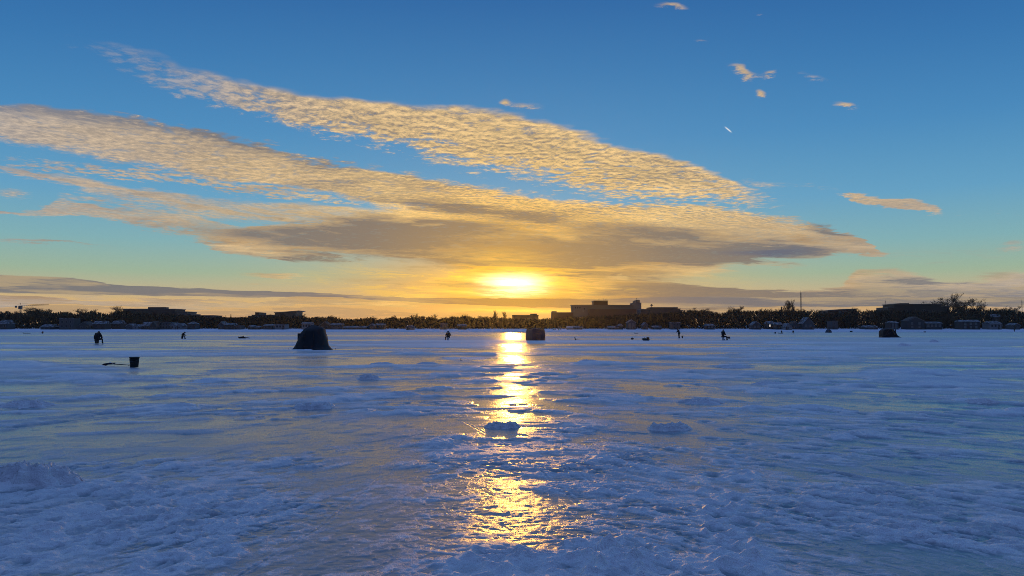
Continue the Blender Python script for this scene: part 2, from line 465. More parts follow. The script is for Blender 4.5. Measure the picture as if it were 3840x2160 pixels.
def ice_fields(x, y, gap):
    """height and snow cover of the lake ice at world x, y; gap = local grid spacing across the view"""
    r = np.hypot(x, y)
    # photograph row and column of every point, to place the patches seen there
    Z = -EYE / np.maximum(y, 0.5)
    U = 1288 + 1945 * (x / np.maximum(y, 0.5))
    V = 828.5 - 1945 * Z

    def oct(sx, sy, seed, ang=0.0, ox=0.0):
        c, s_ = math.cos(ang), math.sin(ang)
        a, b = x * c + y * s_, -x * s_ + y * c
        f = np.clip((sy - 1.6 * gap) / (1.6 * gap), 0, 1)     # no waves finer than the grid
        return gnoise(a / sx + ox, b / sy, seed) * f

    def blob(px, py, rx, ry, sl=0.0):
        dx = (U - px) / rx
        dy = (V - py - (U - px) * sl) / ry
        return np.exp(-(dx * dx + dy * dy))

    big = oct(9, 5, 1) + 0.6 * oct(4, 2.2, 2) + 0.5 * oct(24, 14, 3)
    mid = oct(1.6, 0.8, 4) + 0.6 * oct(0.8, 0.42, 5)
    cover = 0.10 + 0.75 * big + 0.45 * mid
    far = sstep(r, 14, 40)
    cover += far * (0.22 + 0.9 * (oct(26, 7.0, 6) + 0.7 * oct(60, 22, 7) + 0.5 * oct(120, 60, 8)))
    # patches the photograph shows, and snow strips added to break the glitter: + snow crust, - bare ice
    for q in ((150, 1330, 420, 110, -.12, .75), (420, 1250, 360, 60, -.15, .55), (60, 1180, 200, 30, 0, .3), (1300, 1135, 330, 44, .02, 1.1), (2250, 955, 420, 55, 0, .5), (1150, 1130, 120, 30, 0, .5), (1330, 1430, 260, 40, 0, 1.0), (1560, 1400, 130, 26, .1, .6),
              (2050, 1260, 480, 55, .10, .55), (1750, 1180, 260, 50, .05, .4), (2300, 1340, 300, 30, .12, .4), (1950, 1430, 260, 40, 0, .5), (2200, 1120, 400, 40, .05, .4), (900, 1245, 200, 40, -.2, .25),
              (1263, 1078, 100, 20, 0, -1.2), (1682, 1086, 130, 24, 0, -1.3), (793, 1030, 110, 12, 0, -1.0), (927, 960, 90, 9, 0, -.8), (130, 1195, 190, 22, 0, -1.0), (1700, 1080, 600, 22, 0, .2), (1290, 859, 220, 4, 0, 1.6), (1290, 889, 220, 4, 0, 1.5), (1290, 927, 240, 9, 0, 1.8), (1290, 957, 170, 8, 0, 1.0), (1290, 1032, 170, 8, 0, .8), (500, 965, 400, 14, 0, .3), (2350, 950, 350, 16, 0, .45), (2100, 1000, 300, 10, .04, .2),
              (430, 1112, 580, 48, -.03, -1.7), (900, 1180, 190, 45, -.25, -.9), (860, 1330, 230, 110, -.35, -.9), (1300, 1290, 130, 85, .05, -1.6), (1300, 1002, 140, 24, 0, -1.6),
              (1290, 1045, 110, 18, 0, -.5), (1760, 990, 330, 12, .055, -1.2), (2080, 1015, 250, 9, .06, -.9), (2330, 1400, 330, 40, .12, -.8), (1950, 1350, 130, 30, .05, -.5), (1750, 1155, 120, 18, .0, -.5), (1850, 1300, 50, 140, .05, -.5),
              (1292, 845, 40, 7, 0, -1.5), (1292, 875, 60, 9, 0, -1.2), (1295, 905, 60, 10, 0, -1.2), (1500, 905, 260, 7, .02, -.9), (1000, 915, 300, 9, 0, -.9), (300, 985, 360, 8, -.02, -.8), (700, 1000, 200, 7, -.03, -.7), (600, 925, 260, 6, 0, -.7)):
        cover += 0.8 * q[5] * blob(*q[:5])
    snow = sstep(cover, -0.10, 0.42)

    cover = 0.55 * np.tanh(1.4 * cover)
    # ridges bent round a point behind the camera to match slopes in the image
    cy = -5.0
    R = np.hypot(x, y - cy)
    T = np.arctan2(x, y - cy) * 14.0

    def arc(sr, st, seed):
        f = np.clip((sr - 1.3 * gap) / (1.3 * gap), 0, 1)
        return gnoise(T / st + 0.25 * R, R / sr, seed) * f

    a0, a1, a2, a3 = arc(0.62, 1.3, 10), arc(0.28, 0.55, 11), arc(0.14, 0.25, 12), arc(0.072, 0.12, 13)
    b2, b3 = oct(0.24, 0.14, 61, 0.25), oct(0.11, 0.07, 62, -0.2)

    def crest(a, k=2.6, p=3.0):                            # thin sharp ridges along the zero lines of a noise
        return np.clip(1 - np.abs(a) * k, 0, 1) ** p
    def seen(sr): return np.clip((sr - 1.3 * gap) / (1.3 * gap), 0, 1)
    c0, c1, c2, c3 = crest(a0, 2.6, 5) * seen(0.62), crest(a1, 2.4, 4) * seen(0.28), crest(a2, 2.2, 3) * seen(0.14), crest(a3, 2.0, 2) * seen(0.072)
    ragged = 0.55 * a1 + 0.45 * a2 + 0.35 * b2 + 0.3 * b3
    # the crust is broken: ice shows between plates and ridges
    plate = sstep(0.9 * cover + 1.15 * ragged, 0.02, 0.42)
    loose = sstep(0.9 * cover + 0.9 * ragged + 0.35 * np.maximum(c1, c2), -0.05, 0.65)
    snow = np.clip(0.5 * plate + 0.5 * loose + 0.35 * (c2 - 0.25) * seen(0.14) + 0.3 * (c3 - 0.3) * seen(0.072), 0, 1)
    act = sstep(cover, -0.5, 0.4) * (0.30 + 0.75 * sstep(oct(2.6, 1.9, 64) + 0.5 * oct(1.1, 0.8, 65), -0.30, 0.35))   # how rough the surface is at all
    lvl = 0.7 + 0.6 * sstep(r, 6, 14)
    h = 0.004 * plate + act * (0.012 * c0 + 0.018 * c1 * (0.4 + plate) + 0.017 * c2 * (0.5 + plate) + 0.012 * c3) * lvl
    h += (0.2 + 0.8 * act) * (0.007 * b2 + 0.011 * b3 + 0.006 * a1 + 0.012 * a2 + 0.011 * a3 + 0.007 * oct(0.10, 0.05, 63)) * lvl + plate * (0.006 * oct(0.2, 0.13, 15) + 0.005 * oct(0.09, 0.07, 16))
    h *= (0.3 + 0.7 * act) * 0.72
    # dashes of drift, every size that still shows at its distance
    for k, (sx, sy, am) in enumerate(((0.14, 0.09, .008), (0.24, 0.16, .012), (0.50, 0.30, .017), (1.0, 0.62, .026), (2.1, 1.2, .040), (4.2, 2.5, .060), (9.0, 5.5, .09), (20.0, 12.0, .14))):
        win = np.clip((sy - 2.0 * gap) / (1.5 * gap), 0, 1) * sstep(sy, 34 * gap, 12 * gap)
        if k < 5:                                          # scuffed two ways: one fan of lines on each side
            q = sstep(x, -1.0, 1.6)
            n0 = oct(sy * 2.6, sy * .72, 81 + k, 1.12 + .1 * (k % 3 - 1)) * (1 - q) + oct(sy * 2.6, sy * .72, 181 + k, -0.92 + .1 * (k % 3 - 1)) * q
            n0 = n0 * 0.8 + 0.45 * oct(sx, sy, 281 + k)
        else: n0 = oct(sx, sy, 81 + k, 0.25 * (k % 3 - 1))
        n = n0 + 0.30 * oct(sx * .45, sy * .5, 91 + k) + 0.10 * (act - 0.6)
        e = sstep(n, 0.05, 0.13)
        h += (0.46 if k < 3 else 0.72) * am * win * e * (0.75 + 1.2 * np.clip(n, 0, 1)) * ((0.15 if k < 3 else 0.35) + 0.95 * act)
        snow = np.clip(snow + (0.75 * e - 0.18) * win * (0.25 + act), 0, 1)
    # bare ice is gently rippled, most where it glitters
    glit = blob(1300, 1290, 200, 110) + 0.6 * blob(1300, 1100, 200, 60) + 0.35 * blob(850, 1350, 300, 120)
    h += (1 - snow) * (0.0045 * arc(0.22, 0.3, 17) + 0.0040 * oct(0.11, 0.085, 18) + 0.0024 * oct(0.06, 0.045, 19)) * (0.25 + 1.3 * glit)
    # lumps and drifts, taller with distance where only they can be seen
    ln = oct(0.9, 0.55, 21)
    h += 0.03 * np.clip(ln - 0.30, 0, 1) * (0.3 + snow)
    d1 = np.clip(oct(2.6, 0.9, 22) + 0.25 * oct(0.9, 0.5, 23) - 0.24, 0, 1)
    d2 = np.clip(oct(5.5, 2.2, 24) + 0.3 * oct(1.8, 1.1, 25) - 0.26, 0, 1)
    d3 = np.clip(oct(12, 6, 26) + 0.3 * oct(5, 3, 27) - 0.25, 0, 1)
    dr = sstep(r, 9, 16)
    h += dr * (0.13 * d1 + 0.17 * d2 * sstep(r, 18, 40) + 0.24 * d3 * sstep(r, 60, 120))
    snow = np.maximum(snow, dr * sstep(d1 + d2 * sstep(r, 18, 40), 0.03, 0.14))

    # tracks: pairs of lines pressed into the crust
    def track(pts, w, dep):
        nonlocal h, snow
        best = np.full(x.shape, 9.0)
        q = [spot(a * K, b * K) for a, b in pts]
        for (ax, ay), (bx, by) in zip(q, q[1:]):
            vx, vy = bx - ax, by - ay
            t = np.clip(((x - ax) * vx + (y - ay) * vy) / (vx * vx + vy * vy), 0, 1)
            best = np.minimum(best, np.hypot(x - ax - vx * t, y - ay - vy * t))
        k = best / w
        h += dep * (0.5 + sstep(oct(0.7, 0.7, 34), -0.1, 0.25)) * 0.6 * (np.exp(-(k - 1.5) ** 2 * 3) * 0.9 - np.exp(-k * k * 1.5)) * (0.6 + 0.8 * np.abs(oct(0.5, 0.4, 31)))
        snow = np.clip(snow + 0.3 * np.exp(-(k - 1.4) ** 2 * 2) - 0.2 * np.exp(-k * k), 0, 1)
    track([(-60, 1088), (250, 1052), (500, 1040), (820, 1026)], 0.10, 0.035)
    track([(-60, 1066), (300, 1040), (700, 1018)], 0.10, 0.03)
    track([(1165, 1060), (1290, 1130), (1460, 1270)], 0.02, 0.005)
    track([(1320, 1120), (1540, 1240)], 0.02, 0.005)
    track([(980, 1130), (1080, 1075), (1150, 1040)], 0.02, 0.005)
    track([(1000, 1140), (1120, 1088)], 0.02, 0.005)
    track([(1500, 1085), (1900, 1110), (2576, 1165)], 0.05, 0.02)
    track([(1700, 1130), (2100, 1190), (2576, 1290)], 0.06, 0.022)
    track([(600, 1449), (800, 1330), (960, 1200)], 0.016, 0.006)
    track([(380, 1430), (560, 1330), (760, 1240)], 0.022, 0.010)
    # footprints: a trail of broken crust leading away on the right, more at the feet
    rnd = random.Random(5)
    steps = []
    for k in range(26):
        v = 1440 - k * 17 + rnd.uniform(-5, 5)
        if v > 1030: steps.append((1830 + (k % 2) * 46 + rnd.uniform(-22, 22) - k * 1.6, v, 0.10))
    steps += [(1480, 1385, .13), (1535, 1402, .13), (1600, 1380, .12), (1250, 1400, .14), (1340, 1432, .13), (1440, 1425, .13), (1560, 1440, .14), (1180, 1430, .12), (1660, 1430, .12),
              (110, 1340, .10), (260, 1370, .11), (320, 1300, .09), (410, 1420, .11), (60, 1420, .10), (560, 1395, .09)]
    for a, b, w in steps:
        fx, fy = spot(a * K, b * K)
        k = np.hypot((x - fx) / w, (y - fy) / (w * 1.35)) + 0.45 * oct(0.12, 0.1, 33)
        h += -0.012 * np.exp(-k ** 4) + (0.008 + 0.036 * np.clip(oct(0.11, 0.09, 35) + 0.1, 0, 1)) * np.exp(-(k - 1.35) ** 2 * 5)
        snow = np.clip(snow + 0.7 * np.exp(-(k - 1.3) ** 2 * 3) - 0.25 * np.exp(-k ** 4), 0, 1)
    # one clear sole print
    fx, fy = spot(1525 * K, 1384 * K)
    k = np.maximum(np.abs((x - fx) / 0.14), np.abs((y - fy) / 0.05))
    h += -0.012 * sstep(k, 1.1, 0.9) + 0.010 * sstep(k, 1.0, 0.8) * (np.sin((x - fx) * 260) > 0)
    snow = np.maximum(snow, sstep(k, 1.3, 1.0) * 0.9)
    # loose crumbs of ice
    cr = gnoise(x / 0.055, y / 0.06, 41)
    fc = np.clip((0.06 - 0.7 * gap) / 0.03, 0, 1)
    h += fc * 0.035 * np.clip(cr - 0.42, 0, 1) * sstep(oct(1.3, 0.9, 42), -0.05, 0.3)
    return h, np.clip(snow, 0, 1)


def build_ice():
    rows = [1.2, 1.8, 2.5, 3.2, 3.8, 4.2]
    v = EYE * 1945 / 4.4                                   # rows evenly spaced in the view
    while v > 4.2:
        rows.append(EYE * 1945 / v)
        v -= 1.05 if v < 300 else 1.2
    rows = np.array(rows + [800.0])
    fine = np.radians(np.arange(-37, 37.001, 0.038))
    coarse = np.radians(np.arange(40, 321, 4.0))
    az = np.concatenate([fine, coarse])
    nr, na = len(rows), len(az)
    R, A = np.meshgrid(rows, az, indexing='ij')
    x, y = R * np.sin(A), R * np.cos(A)
    gap = np.gradient(rows)[:, None] * np.ones_like(A)
    h, snow = ice_fields(x, y, np.maximum(gap, R * 0.00066))
    ok = (np.abs(np.degrees(A)) < 38)
    h, snow = np.where(ok & (R > 1.5), h, 0.0), np.where(ok, snow, 0.5)
    h *= 1 - sstep(y, 430, 470)
    verts = np.stack([x, y, h], -1).reshape(-1, 3)
    i, j = np.meshgrid(np.arange(nr - 1), np.arange(na), indexing='ij')
    j2 = (j + 1) % na
    quads = np.stack([i * na + j, i * na + j2, (i + 1) * na + j2, (i + 1) * na + j], -1).reshape(-1, 4)
    quads = quads[:, ::-1]
    nv = len(verts)
    verts = np.vstack([verts, [[0, 0, 0]]])
    cap = np.stack([np.full(na, nv), (np.arange(na) + 1) % na, np.arange(na)], -1)
    me = bpy.data.meshes.new('ice')
    me.vertices.add(len(verts))
    me.vertices.foreach_set('co', verts.astype(np.float32).ravel())
    nl = quads.size + cap.size
    me.loops.add(nl)
    me.loops.foreach_set('vertex_index', np.concatenate([quads.ravel(), cap.ravel()]).astype(np.int32))
    me.polygons.add(len(quads) + len(cap))
    starts = np.concatenate([np.arange(len(quads)) * 4, quads.size + np.arange(len(cap)) * 3])
    me.polygons.foreach_set('loop_start', starts.astype(np.int32))
    me.polygons.foreach_set('use_smooth', np.ones(len(quads) + len(cap), dtype=bool))
    me.update(calc_edges=True)
    a = me.attributes.new('snow', 'FLOAT', 'POINT')
    a.data.foreach_set('value', np.append(snow.ravel(), 0.5).astype(np.float32))
    o = link('ice', me, ICE)
    tag(o, kind='structure')
    return o


ice = build_ice()


def ice_height(x, y):
    h, _ = ice_fields(np.array([float(x)]), np.array([float(y)]), np.array([max(0.0066, y * y / 1945 / EYE * 1.05)]))
    return float(h[0])


# ---------------------------------------------------------------- materials
def paint(name, col, rough=0.7, vary=0.25, scale=3.0, metal=0.0):
    m = bpy.data.materials.new(name)
    m.use_nodes = True
    g = G(m.node_tree)
    tc = g.node('ShaderNodeTexCoord')
    n = g.noise(S(g, tc.outputs['Object']), scale, 4, 0.6, '3D')
    p = g.node('ShaderNodeBsdfPrincipled')
    lo, hi = tuple(c * (1 - vary) for c in col), tuple(min(c * (1 + vary), 0.95) for c in col)
    g.put(p.inputs['Base Color'], g.ramp(n, [(0.3, lo), (0.7, hi)], 'LINEAR'))
    p.inputs['Roughness'].default_value = rough
    p.inputs['Metallic'].default_value = metal
    b = g.node('ShaderNodeBump')
    b.inputs['Strength'].default_value = 0.25
    b.inputs['Distance'].default_value = 0.02
    g.put(b.inputs['Height'], g.noise(S(g, tc.outputs['Object']), scale * 6, 3, 0.6, '3D'))
    g.nt.links.new(b.outputs[0], p.inputs['Normal'])
    out = g.node('ShaderNodeOutputMaterial')
    g.nt.links.new(p.outputs[0], out.inputs[0])
    return m


def lamp_mat(name, col, e):
    m = bpy.data.materials.new(name)
    m.use_nodes = True
    p = m.node_tree.nodes['Principled BSDF']
    p.inputs['Base Color'].default_value = (0.8, 0.8, 0.8, 1)
    p.inputs['Emission Color'].default_value = (*col, 1)
    p.inputs['Emission Strength'].default_value = e
    return m


M = dict(
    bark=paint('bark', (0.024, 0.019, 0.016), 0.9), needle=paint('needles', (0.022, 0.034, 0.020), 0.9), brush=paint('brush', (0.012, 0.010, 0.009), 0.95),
    snow=paint('settled_snow', (0.74, 0.77, 0.82), 0.7, 0.08, 0.6), brick=paint('brick', (0.09, 0.036, 0.028), 0.85), dark=paint('dark_cladding', (0.045, 0.043, 0.045), 0.8),
    stone=paint('pale_stone', (0.13, 0.12, 0.11), 0.8), grey=paint('grey_siding', (0.075, 0.08, 0.085), 0.8), white=paint('white_siding', (0.19, 0.195, 0.2), 0.7), tan=paint('tan_siding', (0.12, 0.095, 0.07), 0.8),
    brown=paint('brown_siding', (0.05, 0.036, 0.028), 0.8), slate=paint('slate_siding', (0.042, 0.05, 0.058), 0.8), trim=paint('white_trim', (0.20, 0.20, 0.20), 0.6), roof=paint('shingle', (0.055, 0.052, 0.05), 0.9),
    glass=paint('window_glass', (0.035, 0.04, 0.045), 0.12, 0.1), pane=paint('pale_blind', (0.13, 0.13, 0.128), 0.5, 0.1), steel=paint('steel', (0.10, 0.10, 0.105), 0.5, 0.15, 8, 0.6),
    tarp=paint('boat_tarp', (0.50, 0.51, 0.53), 0.6), cap=paint('roof_metal', (0.09, 0.09, 0.095), 0.6),
    navy=paint('navy_tent_fabric', (0.008, 0.013, 0.018), 0.75, 0.3, 2.2), black=paint('black_fabric', (0.016, 0.016, 0.018), 0.75, 0.3, 4), rust_glare=paint('dark_red_glare_fabric', (0.24, 0.085, 0.05), 0.7, 0.3, 3),  # the hut's red brown has the sun's veiling glare mixed into its colour
    violet_lit=paint('violet_lit_fabric', (0.24, 0.14, 0.22), 0.7, 0.25, 3), strap=paint('brown_strap', (0.14, 0.085, 0.035), 0.7), blue=paint('blue_tent_fabric', (0.035, 0.07, 0.12), 0.75),  # the violet is the hut's lit side, its light painted into the fabric
    pail=paint('dark_green_pail', (0.010, 0.018, 0.013), 0.55, 0.2, 6), whitepail=paint('white_pail', (0.60, 0.60, 0.62), 0.5, 0.1, 6), sled=paint('black_sled', (0.018, 0.018, 0.02), 0.5, 0.2, 6), bluesled=paint('blue_black_plastic', (0.018, 0.022, 0.045), 0.4, 0.2, 6),
    coat=paint('black_coat', (0.016, 0.016, 0.018), 0.85, 0.3, 9), coat2=paint('brown_coat', (0.050, 0.030, 0.022), 0.85, 0.3, 9), coat3=paint('red_coat', (0.30, 0.02, 0.02), 0.8, 0.2, 9), coat4=paint('blue_grey_coat', (0.06, 0.085, 0.12), 0.8, 0.2, 9),
    trouser=paint('dark_trousers', (0.018, 0.020, 0.024), 0.85, 0.3, 9), boot=paint('rubber_boot', (0.014, 0.014, 0.014), 0.6, 0.2, 9), hat=paint('knit_hat', (0.020, 0.020, 0.024), 0.9, 0.3, 20), hat2=paint('grey_fur_hat', (0.22, 0.20, 0.19), 0.9, 0.3, 20),
    skin=paint('skin', (0.34, 0.20, 0.14), 0.6, 0.12, 12), khaki=paint('khaki_bag', (0.16, 0.13, 0.07), 0.8, 0.3, 8), red=paint('red_flag', (0.45, 0.03, 0.03), 0.6, 0.1),
)
def patchy_snow():
    m = paint('snow_on_shingle', (0.5, 0.5, 0.5), 0.8)
    g = G(m.node_tree)
    tc = g.node('ShaderNodeTexCoord')
    n = g.noise(S(g, tc.outputs['Object']), 0.55, 4, 0.65, '3D')
    p = g.node('ShaderNodeBsdfPrincipled')
    g.put(p.inputs['Base Color'], g.ramp(n, [(0.44, (0.05, 0.05, 0.052)), (0.60, (0.30, 0.32, 0.345))], 'LINEAR'))
    p.inputs['Roughness'].default_value = 0.85
    out = g.node('ShaderNodeOutputMaterial')
    g.nt.links.new(p.outputs[0], out.inputs[0])
    return m


M['rsnow'] = patchy_snow()
LIT = lamp_mat('lit_window', (1.0, 0.86, 0.66), 0.6)


# ---------------------------------------------------------------- small mesh kit
class MB:
    def __init__(s): s.v, s.f = [], []
    def quad_ring(s, a, b):
        n = len(a)
        for i in range(n):
            j = (i + 1) % n
            s.f.append((a[i], a[j], b[j], b[i]))
    def box(s, x0, x1, y0, y1, z0, z1):
        o = len(s.v)
        s.v += [(x0, y0, z0), (x1, y0, z0), (x1, y1, z0), (x0, y1, z0), (x0, y0, z1), (x1, y0, z1), (x1, y1, z1), (x0, y1, z1)]
        s.f += [tuple(o + k for k in q) for q in ((3, 2, 1, 0), (4, 5, 6, 7), (0, 1, 5, 4), (1, 2, 6, 5), (2, 3, 7, 6), (3, 0, 4, 7))]
        return s
    def prism(s, pts, y0, y1):
        """outline pts (x, z), counter clockwise seen from -y, pushed from y0 to y1"""
        o, n = len(s.v), len(pts)
        s.v += [(x, y0, z) for x, z in pts] + [(x, y1, z) for x, z in pts]
        s.f.append(tuple(o + i for i in range(n)))
        s.f.append(tuple(o + n + i for i in reversed(range(n))))
        for i in range(n):
            j = (i + 1) % n
            s.f.append((o + i, o + n + i, o + n + j, o + j))
        return s
    def tube(s, a, b, ra, rb=None, n=6):
        a, b = Vector(a), Vector(b)
        rb = ra if rb is None else rb
        d = b - a
        if d.length < 1e-6: return s
        q = d.to_track_quat('Z', 'Y')
        o = len(s.v)
        for c, r_ in ((a, ra), (b, rb)):
            for k in range(n):
                t = 2 * math.pi * k / n
                s.v.append(tuple(c + q @ Vector((r_ * math.cos(t), r_ * math.sin(t), 0))))
        s.quad_ring([o + k for k in range(n)], [o + n + k for k in range(n)])
        s.f.append(tuple(o + k for k in reversed(range(n))))
        s.f.append(tuple(o + n + k for k in range(n)))
        return s
    def path(s, pts, r, n=5):
        for a, b in zip(pts, pts[1:]): s.tube(a, b, r, r, n)
        return s
    def lathe(s, prof, c=(0, 0, 0), n=20, cap0=True, cap1=True):
        rings = []
        for r_, z in prof:
            rings.append([len(s.v) + k for k in range(n)])
            s.v += [(c[0] + r_ * math.cos(2 * math.pi * k / n), c[1] + r_ * math.sin(2 * math.pi * k / n), c[2] + z) for k in range(n)]
        for a, b in zip(rings, rings[1:]): s.quad_ring(a, b)
        if cap0: s.f.append(tuple(reversed(rings[0])))
        if cap1: s.f.append(tuple(rings[-1]))
        return s
    def ball(s, c, rx, ry=None, rz=None, n=10, m=7):
        ry, rz = ry or rx, rz or rx
        rings = []
        for i in range(1, m):
            t = math.pi * i / m - math.pi / 2
            rings.append([len(s.v) + k for k in range(n)])
            s.v += [(c[0] + rx * math.cos(t) * math.cos(2 * math.pi * k / n), c[1] + ry * math.cos(t) * math.sin(2 * math.pi * k / n), c[2] + rz * math.sin(t)) for k in range(n)]
        for a, b in zip(rings, rings[1:]): s.quad_ring(a, b)
        o = len(s.v)
        s.v += [(c[0], c[1], c[2] - rz), (c[0], c[1], c[2] + rz)]
        for k in range(n):
            s.f.append((o, rings[0][(k + 1) % n], rings[0][k]))
            s.f.append((o + 1, rings[-1][k], rings[-1][(k + 1) % n]))
        return s
    def mesh(s, name, smooth=False):
        me = bpy.data.meshes.new(name)
        me.from_pydata(s.v, [], s.f)
        if smooth: me.polygons.foreach_set('use_smooth', [True] * len(me.polygons))
        me.update()
        return me
    def build(s, name, mat, parent=None, smooth=False):
        return link(name, s.mesh(name, smooth), mat, parent)


KID = {}


def copy_tree(o, parent=None):
    c = o.copy()
    COL.objects.link(c)
    c.parent = parent
    for ch in o.children: copy_tree(ch, c)
    return c


# ---------------------------------------------------------------- the far shore
SHORE = 480.0


def land(x, y):
    prof = ((470, -0.6), (479.5, -0.15), (480.5, 0.25), (481.6, 0.75), (483.5, 0.98), (488, 1.18), (500, 1.36), (520, 1.9), (560, 3.0), (640, 4.6), (800, 6.5), (1500, 9.0), (9000, 9.0))
    w = 1.4 * float(gnoise(np.array([x / 17.0]), np.array([3.3]), 71)[0]) + 2.6 * float(gnoise(np.array([x / 60.0]), np.array([8.3]), 72)[0])
    t = y - w
    for (a, za), (b, zb) in zip(prof, prof[1:]):
        if t <= b: return za + (zb - za) * max(0.0, (t - a) / (b - a)) * 1.0
    return 9.0


def build_land():
    ys = [470, 476, 478.5, 479.5, 480.1, 480.7, 481.3, 482, 483, 484.5, 487, 491, 497, 505, 515, 530, 560, 600, 660, 760, 1000, 1500, 3000, 9000]
    xs = list(np.arange(-700, 700.1, 2.5))
    xs = [-9000, -4000, -2000, -1200, -900] + xs + [900, 1200, 2000, 4000, 9000]
    v, f = [], []
    n = len(xs)
    for y in ys:
        for x in xs:
            z = land(x, y)
            if 480 < y < 500: z += 0.22 * float(gnoise(np.array([x / 5.0]), np.array([y / 3.0]), 73)[0]) + 0.15 * float(gnoise(np.array([x / 12.0]), np.array([y / 8.0]), 74)[0])
            v.append((x, y, z))
    for i in range(len(ys) - 1):
        for j in range(n - 1):
            a = i * n + j
            f.append((a, a + 1, a + n + 1, a + n))
    me = bpy.data.meshes.new('snow_bank')
    me.from_pydata(v, [], f)
    me.polygons.foreach_set('use_smooth', [True] * len(f))
    tag(link('snow_bank', me, M['snow']), kind='structure')
    # open land round the rest of the lake, under the ice sheet
    g = MB()
    g.v = [(-9000, -9000, -0.8), (9000, -9000, -0.8), (9000, 478, -0.8), (-9000, 478, -0.8)]
    g.f = [(0, 1, 2, 3)]
    tag(g.build('ground', M['snow']), kind='structure')


build_land()


# ---- trees
def grow_tree(seed, spread=0.42, lean=0.0, upright=0.5, twigs=5):
    """a bare tree one unit tall: trunk with main limbs, and the fine crown"""
    rnd = random.Random(seed)
    tr, cr = MB(), MB()

    def limb(p, d, length, r, depth, nseg):
        pts = [p]
        for k in range(nseg):
            d = (d + Vector((rnd.uniform(-.22, .22), rnd.uniform(-.22, .22), rnd.uniform(-.05, .18)))).normalized()
            q = pts[-1] + d * (length / nseg)
            r2 = r * (1 - 0.75 * (k + 1) / nseg)
            (tr if depth < 2 else cr).tube(pts[-1], q, max(r * (1 - 0.75 * k / nseg), 0.002), max(r2, 0.0017), 5 if depth < 2 else 3)
            pts.append(q)
        if depth >= 4: return
        kids = (rnd.randint(8, 10), rnd.randint(5, 7), rnd.randint(5, 6), twigs)[depth]
        for k in range(kids):
            t = rnd.uniform(0.30 if depth == 0 else 0.2, 1.0)
            i = min(int(t * nseg), nseg - 1)
            b = pts[i].lerp(pts[i + 1], t * nseg - i)
            ang = rnd.uniform(0, 2 * math.pi)
            out = Vector((math.cos(ang), math.sin(ang), 0))
            nd = (out * rnd.uniform(.5, 1.0) * (spread * 2.2) + Vector((0, 0, upright)) + d * 0.35).normalized()
            limb(b, nd, length * rnd.uniform(.42, .68) * (1.0 if depth else 0.85), r * (1 - 0.7 * t) * 0.6, depth + 1, (4, 3, 2, 1)[depth])
    limb(Vector((0, 0, -0.02)), Vector((lean, 0, 1)).normalized(), 0.62, 0.022, 0, 6)
    top = max(q[2] for q in cr.v)
    for m_ in (tr, cr): m_.v = [(a / top, b / top, c / top) for a, b, c in m_.v]
    return tr.mesh('trunk'), cr.mesh('crown')


def grow_conifer(seed):
    rnd = random.Random(seed)
    tr, cr = MB(), MB()
    tr.tube((0, 0, -0.02), (0, 0, 0.97), 0.018, 0.003, 6)
    for k in range(900):
        t = rnd.random() ** 0.8
        z = 0.08 + 0.9 * t
        R = 0.20 * (1 - t) ** 0.85 * (0.75 + 0.25 * math.sin(t * 60)) * rnd.uniform(0.3, 1.0) + 0.01
        a = rnd.uniform(0, 2 * math.pi)
        x, y = R * math.cos(a), R * math.sin(a)
        w, l = rnd.uniform(.012, .026), rnd.uniform(.03, .07)
        px, py = -math.sin(a) * w, math.cos(a) * w
        o = len(cr.v)
        cr.v += [(x * .5 - px, y * .5 - py, z + l * .4), (x * .5 + px, y * .5 + py, z + l * .4), (x + px * .4, y + py * .4, z - l * .5), (x - px * .4, y - py * .4, z - l * .5)]
        cr.f.append((o, o + 1, o + 2, o + 3))
    return tr.mesh('trunk'), cr.mesh('crown')


BARE = [grow_tree(100 + k, spread=sp, upright=up, twigs=tw) for k, (sp, up, tw) in enumerate(((.42, .45, 5), (.55, .3, 5), (.35, .7, 5), (.48, .5, 5), (.6, .35, 4), (.30, .9, 5), (.5, .4, 6), (.45, .6, 4)))]
CONE = [grow_conifer(7), grow_conifer(8)]


def tree(px, ptop, y, kind, label, wide=1.0, base=None, seed=0, group=None, name='bare_tree'):
    x, z1 = at(px, ptop, y)
    z0 = land(x, y)
    h = z1 - z0
    tr, cr = (BARE[kind % len(BARE)] if name == 'bare_tree' else CONE[kind % 2])
    e = empty(name, (x, y, z0), seed * 1.7)
    e.scale = (h * wide, h * wide, h)
    a = bpy.data.objects.new('trunk', tr); b = bpy.data.objects.new('crown', cr)
    for o, m in ((a, M['bark']), (b, M['bark'] if name == 'bare_tree' else M['needle'])):
        COL.objects.link(o)
        if not o.data.materials: o.data.materials.append(m)
        o.parent = e
    tag(e, label, 'tree', group)
    return e


